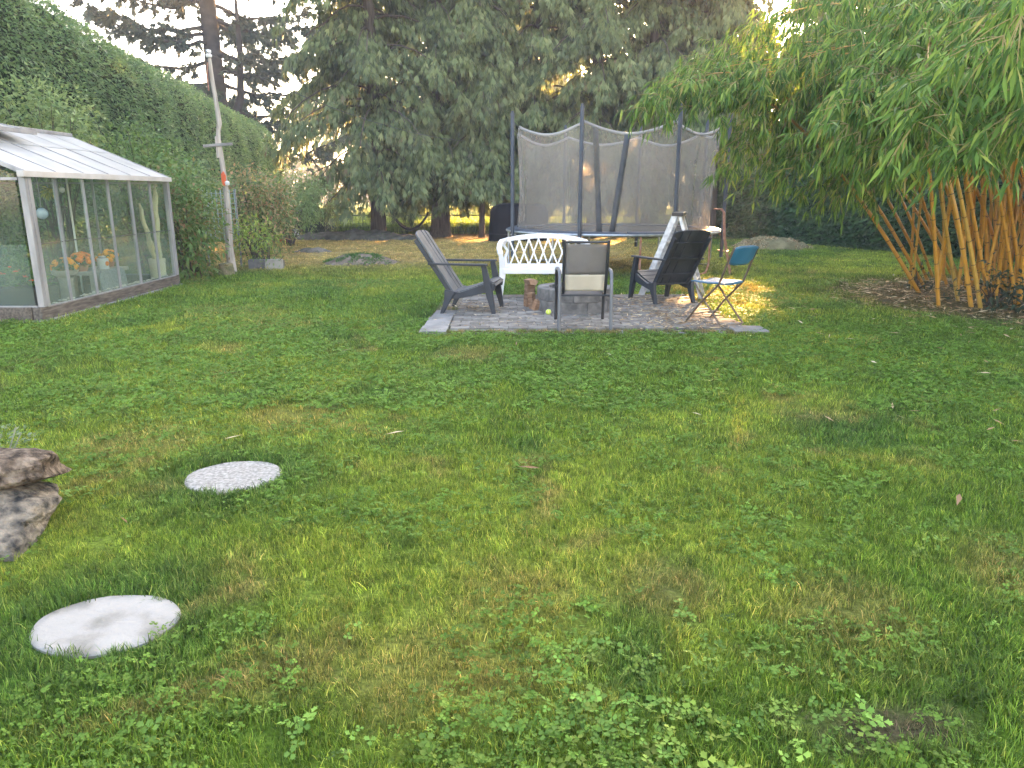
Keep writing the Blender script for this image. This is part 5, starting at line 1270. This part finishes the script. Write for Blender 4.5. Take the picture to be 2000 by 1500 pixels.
for ci, (a, b, c, r0) in enumerate(paths):
    n_ = 22; pts = [bez(a, b, c, .9 * i / n_) for i in range(n_ + 1)]
    mb = MB(); mb.tube(pts, [r0 * (1 - .86 * (i / n_) ** 1.3) for i in range(n_ + 1)], 8, cap=False)
    Lc = sum((pts[i + 1] - pts[i]).length for i in range(n_)); s_ = random.uniform(.05, .2)
    while s_ < Lc * .55:
        q = s_ / Lc; c0, c1 = bez(a, b, c, q), bez(a, b, c, q + .012 / Lc); rr = r0 * (1 - .86 * q ** 1.3)
        mb.tube([c0, c0.lerp(c1, .3), c0.lerp(c1, .7), c1], [rr * .99, rr * 1.13, rr * 1.13, rr * .99], 8, mi=1, cap=False); s_ += random.uniform(.20, .30)
    mb.build('culm', [culm_m, node_m], bc, smooth=True)
    # leafy side branches along the upper part
    near = c.y < 7.5
    t_ = .40 if ci >= len(SEEN) else .50
    while t_ < 1.0:
        base = bez(a, b, c, t_); tg = (bez(a, b, c, min(1, t_ + .02)) - bez(a, b, c, t_ - .02)).normalized()
        for k in range(4 if t_ > .55 else 2):
            side = Vector((random.gauss(0, 1), random.gauss(0, 1), random.gauss(0, .5))); side -= tg * side.dot(tg); side.normalize()
            dr = (tg * .7 + side * .8 + Vector((0, 0, -.15))).normalized(); Lb = random.uniform(.18, .55) * (1.1 - .35 * t_)
            prev = base; nseg = max(2, int(Lb / .13)); pp = [base]
            for j in range(1, nseg + 1):
                dr = (dr + Vector((0, 0, -.16))).normalized(); prev = prev + dr * (Lb / nseg); pp.append(prev)
                for m in range(random.choice((4, 5, 6)) + (1 if j == nseg else 0)):
                    ld = dr * .6 + Vector((random.gauss(0, .45), random.gauss(0, .45), -.66 + random.gauss(0, .3)))
                    LP.append(prev + Vector((random.gauss(0, .02), random.gauss(0, .02), random.gauss(0, .02)))); LD.append(ld.normalized()); LN.append((random.gauss(0, .5), random.gauss(0, .5) - .5, 1)); LL.append(random.uniform(.075, .205))
            if len(pp) > 2: tw.tube(pp, [.0045 - .003 * i / len(pp) for i in range(len(pp))], 4, cap=False)
        t_ += random.uniform(.026, .045)
tw_o = tw.build('branchlets', mat('bamboo_branchlet', (.16, .15, .04), (.26, .20, .07), scale=5, rough=.6), bc); tw_o['kind'] = 'stuff'
LP, LD, LN, LL = map(np.array, (LP, LD, LN, LL))
k = keep_sun_gap(LP) & (LP[:, 2] > .5) & (np.hypot(LP[:, 0], LP[:, 1]) > 3.2)
LP, LD, LN, LL = LP[k], LD[k], LN[k], LL[k]
# the 300 leaves that show largest are single parts, the rest one part
cc, ss = math.cos(PITCH), math.sin(PITCH)
dep = LP[:, 1] * cc - (LP[:, 2] - CAM_H) * ss; upv = LP[:, 1] * ss + (LP[:, 2] - CAM_H) * cc
inv = (np.abs(LP[:, 0] / dep * F_PX) < 985) & (np.abs(upv / dep * F_PX) < 740)
score = LL / dep * inv; order = np.argsort(-score); big, rest = order[:298], order[298:]
fo = leaf_obj('leaf_mass', LP[rest], LD[rest], LN[rest], LL[rest], LL[rest] * rng.uniform(.13, .18, len(rest)), bam_m, bc, 'lance', .16); fo['kind'] = 'stuff'
lv, lf = leaf_verts(np.zeros((1, 3)), np.array([[1., 0, 0]]), np.array([[0, 0, 1.]]), np.array([1.]), np.array([.155]), 'lance', .16)
lm = tri_mesh('leaf', lv, lf, np.array([.5]), bam_o)
for i in big:
    d = Vector(LD[i]); nn = Vector(LN[i]); s_ = nn.cross(d).normalized(); u_ = d.cross(s_)
    o = link('leaf', lm, bc); M = Matrix((d, s_, u_)).transposed().to_4x4(); o.matrix_local = Matrix.Translation(Vector(LP[i])) @ M @ Matrix.Diagonal((LL[i],) * 3).to_4x4()
print('bamboo leaves', len(LP))

# ================================================================== SHRUBS AND SMALL PLANTS
def shrub(name, label, cat, c, rad, n, ls, m, stems=8, base_spread=.25, shape='lance', wr=.45, zc=None, group=None, droop=.2, clump=.16):
    t = thing(name, label, cat, (c[0], c[1], 0), 0, group); zc = c[2]
    nc = max(12, n // 14); u = rdir(nc); q = rng.random((nc, 1)) ** .38
    cen = u * np.array(rad) * q + np.array((0, 0, zc)); cen += (rng.normal(size=(nc, 3)) * .07)
    cen = cen[cen[:, 2] > .05]; nc = len(cen)
    mb = MB()
    for i in rng.choice(nc, min(stems * 3, nc), replace=False):
        e = cen[i]; a_ = random.random() * 6.283; b_ = np.array((math.cos(a_) * base_spread * random.random(), math.sin(a_) * base_spread * random.random(), -.02)); md = b_ * .6 + e * .4 + np.array((0, 0, .12 * zc))
        mb.tube([tuple(b_), tuple(md), tuple(e)], [.016, .011, .004], 5, cap=False)
    mb.build('stem', bark_m, t, smooth=True)
    idx = rng.integers(0, nc, n); Pn = cen[idx] + rng.normal(size=(n, 3)) * clump; k = Pn[:, 2] > .03; Pn, idx = Pn[k], idx[k]; n = len(Pn)
    out = unit(Pn - np.array((0, 0, zc)))
    D = out * .6 + rdir(n) * .8; D[:, 2] -= .1; Ls = rng.uniform(ls * .6, ls * 1.35, n)
    leaf_obj('foliage', Pn, D, out * .5 + rdir(n) * .6 + (0, 0, .8), Ls, Ls * wr, m, t, shape, droop, np.clip(.5 * rng.random(n) + .5 * rng.random(nc)[idx], 0, 1))
    return t
green_m = leafmat('shrub_green', [(0, (.06, .125, .032)), (.5, (.11, .20, .05)), (1, (.20, .29, .075))], transl=.35)
lime_m = leafmat('shrub_lime', [(0, (.12, .20, .03)), (.5, (.24, .34, .05)), (1, (.40, .46, .09))], transl=.4)
mixed_m = leafmat('bramble_leaf', [(0, (.06, .13, .032)), (.55, (.12, .21, .05)), (.74, (.17, .20, .06)), (.84, (.22, .16, .06)), (1, (.25, .15, .07))], transl=.35)
red_l = leafmat('blueberry_leaf', [(0, (.07, .12, .04)), (.4, (.14, .21, .06)), (.55, (.30, .27, .10)), (.8, (.42, .26, .13)), (1, (.50, .33, .20))], transl=.35)
pale_l = leafmat('pale_shrub', [(0, (.10, .165, .055)), (.5, (.19, .28, .095)), (1, (.30, .39, .15))], transl=.4)
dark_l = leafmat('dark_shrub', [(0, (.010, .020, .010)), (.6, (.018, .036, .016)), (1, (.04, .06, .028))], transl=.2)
shrub('bramble_bush', 'dense leafy bramble bush with reddish leaves against the far end of the greenhouse', 'bush', (-5.84, 13.3, .95), (.56, .66, 1.0), 4200, .10, mixed_m, 10, .3)
shrub('climbing_shrub', 'green climbing shrub rising above the far corner of the greenhouse roof', 'shrub', (-6.75, 14.1, 1.75), (.75, .8, .95), 3200, .10, green_m, 9, .3)
shrub('tall_shrub', 'tall pale leaved shrub peeping over the middle of the greenhouse roof', 'shrub', (-8.2, 13.7, 2.55), (.75, 1.0, .9), 3000, .10, pale_l, 9, .3)
shrub('bushy_shrub', 'loose light green shrub behind the pole crossbar in front of the hedge', 'shrub', (-7.1, 16.6, 1.45), (.9, .8, .85), 2600, .09, pale_l, 9, .3)
shrub('blueberry_bush', 'wide reddish tinged blueberry bush right of the wooden pole', 'bush', (-6.35, 18.7, 1.12), (.92, .9, .95), 4600, .11, red_l, 12, .2)
shrub('small_tree', 'light green small bushy tree left of the dark round bush', 'tree', (-6.5, 22.0, 1.34), (1.15, 1.0, .85), 5600, .09, pale_l, 7, .12)
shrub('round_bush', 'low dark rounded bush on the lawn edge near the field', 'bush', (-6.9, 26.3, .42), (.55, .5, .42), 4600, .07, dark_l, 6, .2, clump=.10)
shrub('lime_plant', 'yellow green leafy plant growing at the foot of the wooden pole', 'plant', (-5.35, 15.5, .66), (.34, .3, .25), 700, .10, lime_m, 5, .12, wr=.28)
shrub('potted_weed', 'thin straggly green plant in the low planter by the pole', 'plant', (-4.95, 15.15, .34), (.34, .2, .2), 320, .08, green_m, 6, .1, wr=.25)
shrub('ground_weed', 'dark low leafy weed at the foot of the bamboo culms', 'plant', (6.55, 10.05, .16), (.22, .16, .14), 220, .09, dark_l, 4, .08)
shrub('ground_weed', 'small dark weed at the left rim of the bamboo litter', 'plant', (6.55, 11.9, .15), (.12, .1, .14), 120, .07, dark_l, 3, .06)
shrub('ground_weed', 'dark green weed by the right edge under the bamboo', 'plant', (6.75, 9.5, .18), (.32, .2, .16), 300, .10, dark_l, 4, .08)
lilac = shrub('sunlit_shrub', 'yellow lit loose shrub between the trampoline and the bamboo tips', 'shrub', (9.6, 31.6, 2.4), (1.3, .8, 1.1), 2600, .14, lime_m, 7, .2)

# blocks, stump, trellis, bucket, plank
pl = thing('planter', 'low planter made of two concrete blocks by the foot of the pole', 'planter', (-5.0, 15.1, 0), R(4))
for x, m_, lb in ((-.16, mat('dark_block', (.10, .10, .105), (.17, .17, .17), scale=9, rough=.9, bump=.004), 'dark grey block'), (.17, pale_m, 'pale grey block')):
    mb = MB(); mb.box((x, 0, .105), (.32, .2, .21)); o = mb.build('block', m_, pl, bevel=.006); o['label'] = lb
mb = MB(); mb.box((0, .2, .09), (.62, .2, .16)); mb.build('soil', joint_m, pl)
mb = MB(); mb.lathe([(.16, -.02), (.15, .06), (.13, .18), (.125, .24), (.09, .255), (.001, .25)], 13, (0, 0, 0)); st = mb.build('tree_stump', mat('mossy_wood', (.10, .09, .05), (.24, .19, .12), scale=10, rough=1, bump=.02, c3=(.15, .15, .07)), None, smooth=True, loc=(-5.30, 13.78, 0)); tag(st, 'short mossy stump at the foot of the wooden pole', 'stump')
tre_m = mat('mint_lattice', (.22, .30, .29), (.30, .38, .37), scale=9, rough=.6)
tr = thing('garden_trellis', 'pale mint square lattice trellis half hidden behind the bramble bush', 'trellis', (-6.05, 15.7, .55), R(-8))
mb = MB(); mb.box((0, 0, .45), (.04, .04, .02)); 
for i in range(8): mb = MB(); mb.bar((-.36 + i * .10, 0, 0), (-.36 + i * .10, 0, 1.02), .012, .02, up=(0, 1, 0)); mb.build('upright_slat', tre_m, tr)
for i in range(10): mb = MB(); mb.bar((-.38, -.016, .05 + i * .10), (.36, -.016, .05 + i * .10), .010, .018, up=(0, 1, 0)); mb.build('cross_slat', tre_m, tr)
for x in (-.37, .35): mb = MB(); mb.bar((x, .02, -.55), (x, .02, 1.04), .03, .03, up=(0, 1, 0)); mb.build('post', grey_wood, tr)
q = g0(577, 461); bk = thing('white_bucket', 'small white bucket under the light green tree', 'bucket', (q.x, q.y, 0)); pot(.11, .14, .26, .008).build('tub', white_m, bk, smooth=True); mb = MB(); mb.tube([(-.14, 0, .24), (-.10, -.06, .18), (0, -.09, .16), (.10, -.06, .18), (.14, 0, .24)], .005, 5); mb.build('handle', steel_m, bk)
q = g0(600, 458); sh = thing('grey_panel', 'weathered grey board panel behind the light green tree', 'panel', (q.x - .35, q.y + 1.2, 0), R(-6))
for i in range(5): mb = MB(); mb.box((-.42 + i * .21, 0, .55 + random.uniform(-.02, .02)), (.20, .03, 1.1)); mb.build('board', grey_wood, sh, bevel=.004)
mb = MB(); mb.bar((-.52, .03, .3), (.52, .03, .3), .06, .03, up=(0, 1, 0)); mb.bar((-.52, .03, .85), (.52, .03, .85), .06, .03, up=(0, 1, 0)); mb.build('rail', grey_wood, sh)
q = g0(545, 474); mb = MB(); mb.bar((q.x - .5, q.y, .05), (q.x + .42, q.y + .1, .05), .05, .10); tag(mb.build('red_plank', mat('red_paint', (.30, .045, .03), (.38, .08, .05), scale=9, rough=.7), bevel=.006), 'red painted plank lying on edge beyond the reddish bush', 'plank')

# ================================================================== MOUNDS
def mound(label, c, rx, ry, h, c1, c2, c3, seed, rough_=.05, grass=0, name='earth_mound'):
    nx_, ny_ = 40, 26; rows_ = []
    for j in range(ny_):
        row = []
        for i in range(nx_):
            u, v = -1 + 2 * i / (nx_ - 1), -1 + 2 * j / (ny_ - 1); rr = math.hypot(u, v)
            b = max(0, 1 - rr ** 2) ** .9; nn = vn(np.array([c[0] + u * rx]), np.array([c[1] + v * ry]), .22, seed, 3)[0] - .5
            row.append((u * rx, v * ry, h * b * (1 + .5 * nn) + rough_ * nn * (b > .02) * 2 * min(1, b * 3) - .03 * (b < .03)))
        rows_.append(row)
    t = thing(name, label, 'mound', (c[0], c[1], 0)); mb = MB(); mb.strip(rows_)
    mb.build('soil', mat('mound_soil', c1, c2, scale=5, rough=1, bump=.03, c3=c3, bscale=25, spec=.1), t, smooth=True)
    n = grass; a_ = rng.uniform(0, 6.283, n); q = np.sqrt(rng.random(n)); X, Y = rx * q * np.cos(a_), ry * q * np.sin(a_); Z = h * np.maximum(0, 1 - q ** 2) ** .9
    k = vn(X + c[0], Y + c[1], .4, seed + 3, 2) > .42; X, Y, Z = X[k], Y[k], Z[k]; n = len(X)
    if n:
        D = np.stack([rng.normal(0, .5, n), rng.normal(0, .5, n), np.ones(n) * .8], 1); o = leaf_obj('grass', np.stack([X, Y, Z - .01], 1), D, rdir(n), rng.uniform(.04, .13, n), rng.uniform(.006, .02, n), herb_m if seed != 4 else litter_m, t, 'kite', .3); o['kind'] = 'stuff'
mound('long low heap of grey gravelly soil before the field', (-5.35, 25.4), 2.5, .75, .28, (.08, .075, .06), (.16, .155, .135), (.115, .11, .09), 1, .08, 500)
mound('small flat patch of bare grey soil on the dry lawn', (-5.3, 19.9), .55, .42, .10, (.10, .09, .07), (.19, .17, .14), (.14, .125, .10), 2, .03, 60)
mound('weedy mole mound with bare earth in its middle on the lawn', (-3.35, 16.6), .85, .7, .19, (.12, .095, .07), (.22, .18, .14), (.165, .135, .10), 3, .05, 3200)
mound('heap of dry hay and clippings before the dark hedge', (7.35, 21.2), 1.15, .75, .30, (.10, .09, .045), (.20, .18, .10), (.14, .13, .07), 4, .07, 1800, 'hay_heap')

# ================================================================== BACKGROUND THINGS
fn = thing('wire_fence', 'low wire fence with thin posts along the field behind the conifers', 'fence', (0, 28.6, 0)); fm_ = mat('fence_steel', (.05, .05, .045), (.10, .095, .085), scale=9, rough=.7)
for i in range(9):
    mb = MB(); mb.tube([(-12 + i * 2.4, 0, 0), (-12 + i * 2.4, 0, .72)], .03, 8); mb.build('post', fm_, fn)
for z in (.70,): mb = MB(); mb.tube([(-12.2, 0, z), (7.4, 0, z)], .022, 6); mb.build('top_rail', fm_, fn)
for z in (.1, .25, .4, .55): mb = MB(); mb.tube([(-12.2, 0, z), (7.4, 0, z)], .004, 4); mb.build('wire', fm_, fn)
ham = thing('hammock', 'dark empty hammock slung between two conifer trunks', 'hammock', (0, 0, 0)); ca_, cb_ = Vector((-4.32, 26.0, .98)), Vector((-2.80, 26.75, .95))
cl_m = mat('dark_cloth', (.018, .018, .022), (.035, .034, .04), scale=7, rough=.9)
mb = MB(); rows_ = []
for i in range(19):
    q = i / 18; c_ = ca_.lerp(cb_, .1 + .8 * q) - Vector((0, 0, .16 + .56 * (1 - (2 * q - 1) ** 2))); w_ = .06 + .22 * math.sin(math.pi * q); rows_.append([(c_.x, c_.y + w_ * v, c_.z + .07 * v * v) for v in np.linspace(-1, 1, 5)])
mb.strip(rows_); mb.build('bed', cl_m, ham, smooth=True, solid=.03)
mb = MB(); mb.tube([ca_, Vector(rows_[0][2])], .012, 5); mb.build('rope', cl_m, ham); mb = MB(); mb.tube([cb_, Vector(rows_[-1][2])], .012, 5); mb.build('rope', cl_m, ham)
cv = thing('covered_pile', 'dark blue black covered pile under the conifers left of the trampoline', 'covered pile', (.22, 24.6, 0)); mb = MB()
vs = []
for z, s_ in ((0, 1.04), (.5, 1.0), (.95, .97), (1.12, .88), (1.18, .6)):
    for k in range(24): a_ = 6.283 * k / 24; e_ = 5; cx_, sx_ = math.cos(a_), math.sin(a_); vs.append((.95 * s_ * math.copysign(abs(cx_) ** (2 / e_), cx_) + .02 * math.sin(5 * a_ + z * 3), .5 * s_ * math.copysign(abs(sx_) ** (2 / e_), sx_) + .025 * math.sin(7 * a_), z + .03 * math.sin(3 * a_ + 1) * (z > .4)))
mb.add(vs, [(i * 24 + k, i * 24 + (k + 1) % 24, (i + 1) * 24 + (k + 1) % 24, (i + 1) * 24 + k) for i in range(4) for k in range(24)] + [tuple(96 + k for k in range(24))]); mb.build('tarp', mat('navy_tarp', (.004, .004, .006), (.008, .008, .012), scale=4, rough=.85, spec=.1, bump=.02, bscale=6), cv, smooth=True)
mb = MB(); mb.tube([(-.97, -.52, .25), (0, -.54, .22), (.97, -.52, .25)], .012, 5); mb.build('tie_rope', cl_m, cv)
q = g0(1041, 452); yp = thing('yellow_post', 'short yellow post seen through the left part of the trampoline net', 'post', (q.x, q.y - 4, 0)); mb = MB(); mb.box((0, 0, .62), (.17, .17, 1.24)); mb.build('shaft', mat('yellow_paint', (.42, .30, .06), (.50, .38, .10), scale=6, rough=.7), yp, bevel=.02); mb = MB(); mb.box((0, 0, 1.26), (.2, .2, .04)); mb.build('cap', grey_wood, yp)
# pale gable beyond the hedge
hs_ = thing('distant_house', 'pale gabled house glimpsed above the dark hedge', 'house', (24.5, 76, 0), R(-12)); wall_m = mat('pale_siding', (.62, .62, .60), (.72, .72, .70), scale=3, rough=.7)
mb = MB(); mb.prism([(-5, 0), (5, 0), (5, 3.6), (0, 6.2), (-5, 3.6)], (0, 0, 0), (1, 0, 0), (0, 0, 1), (0, 8, 0)); mb.build('wall', wall_m, hs_)
for s in (-1, 1): mb = MB(); mb.bar((s * 5.4, 0, 3.5), (0, 0, 6.32), 8.8, .14, up=(s * .5, 0, 1)); mb.build('roof', mat('grey_shingle', (.12, .12, .125), (.2, .2, .2), scale=9, rough=.9), hs_)
for x in (-2.4, 2.2): mb = MB(); mb.box((x, -4.02, 1.9), (1.4, .06, 1.2)); mb.build('window', mat('dark_window', (.02, .025, .03), rough=.1), hs_)
gr = thing('white_rail', 'white horizontal rail just above the dark hedge behind the trampoline', 'rail', (7.6, 30.8, 0)); mb = MB(); mb.bar((-.9, 0, 2.22), (.7, 0, 2.22), .05, .06); mb.build('bar', white_m, gr)
for x in (-.85, .65): mb = MB(); mb.bar((x, 0, 0), (x, 0, 2.19), .06, .06); mb.build('post', white_m, gr)
# field growth and the far-off wood
n = 5200; x = rng.uniform(-17, 8, n); y = 28.9 + rng.random(n) ** 1.4 * 5.5
scatter('field_weeds', np.stack([x, y, np.zeros(n)], 1), np.stack([rng.normal(0, .1, n), rng.normal(0, .1, n), rng.uniform(0, 6.28, n)], 1), rng.uniform(.5, 1.05, n), mix3((.10, .20, .035), (.22, .28, .06), vn(x, y, 2.0, 66, 2)), weed_t)
n = 9000; x = rng.uniform(-60, 40, n); y = rng.uniform(35, 62, n)
scatter('field_grass', np.stack([x, y, np.zeros(n)], 1), np.stack([rng.normal(0, .1, n), rng.normal(0, .1, n), rng.uniform(0, 6.28, n)], 1), rng.uniform(.6, .95, n), mix3((.12, .18, .06), (.18, .22, .085), vn(x, y, 5.0, 67, 2)), weed_t)
far_l = leafmat('far_wood_leaf', [(0, (.018, .03, .014)), (.6, (.035, .055, .024)), (1, (.06, .08, .035))], transl=.15)
n = 14000; x = rng.uniform(-110, 70, n); hgt = 3.2 + 5.5 * vn(x, x * 0, 7, 71, 3); y = 118 + rng.random(n) * 12; z = hgt * rng.random(n) ** .8
leaf_obj('far_wood', np.stack([x, y, z], 1), rdir(n) + (0, 0, -.3), rdir(n) + (0, -1, .5), rng.uniform(.6, 1.5, n), rng.uniform(.5, 1.0, n), far_l, None, 'kite', .1, kind='stuff')

# wide dome-free haze: evening air that pales what is far away
HAZE = 0.0016
if HAZE > 0:
    hm = bpy.data.materials.new('evening_haze'); hm.use_nodes = True; nt = hm.node_tree; nt.nodes.remove(nt.nodes['Principled BSDF'])
    pv = nt.nodes.new('ShaderNodeVolumePrincipled'); pv.inputs['Density'].default_value = HAZE; pv.inputs['Color'].default_value = (.95, .96, 1.0, 1); pv.inputs['Anisotropy'].default_value = 0.0
    nt.links.new(pv.outputs[0], nt.nodes['Material Output'].inputs['Volume'])
    mb = MB(); mb.box((0, 150, 13.5), (1300, 960, 29)); tag(mb.build('haze', hm), kind='stuff')
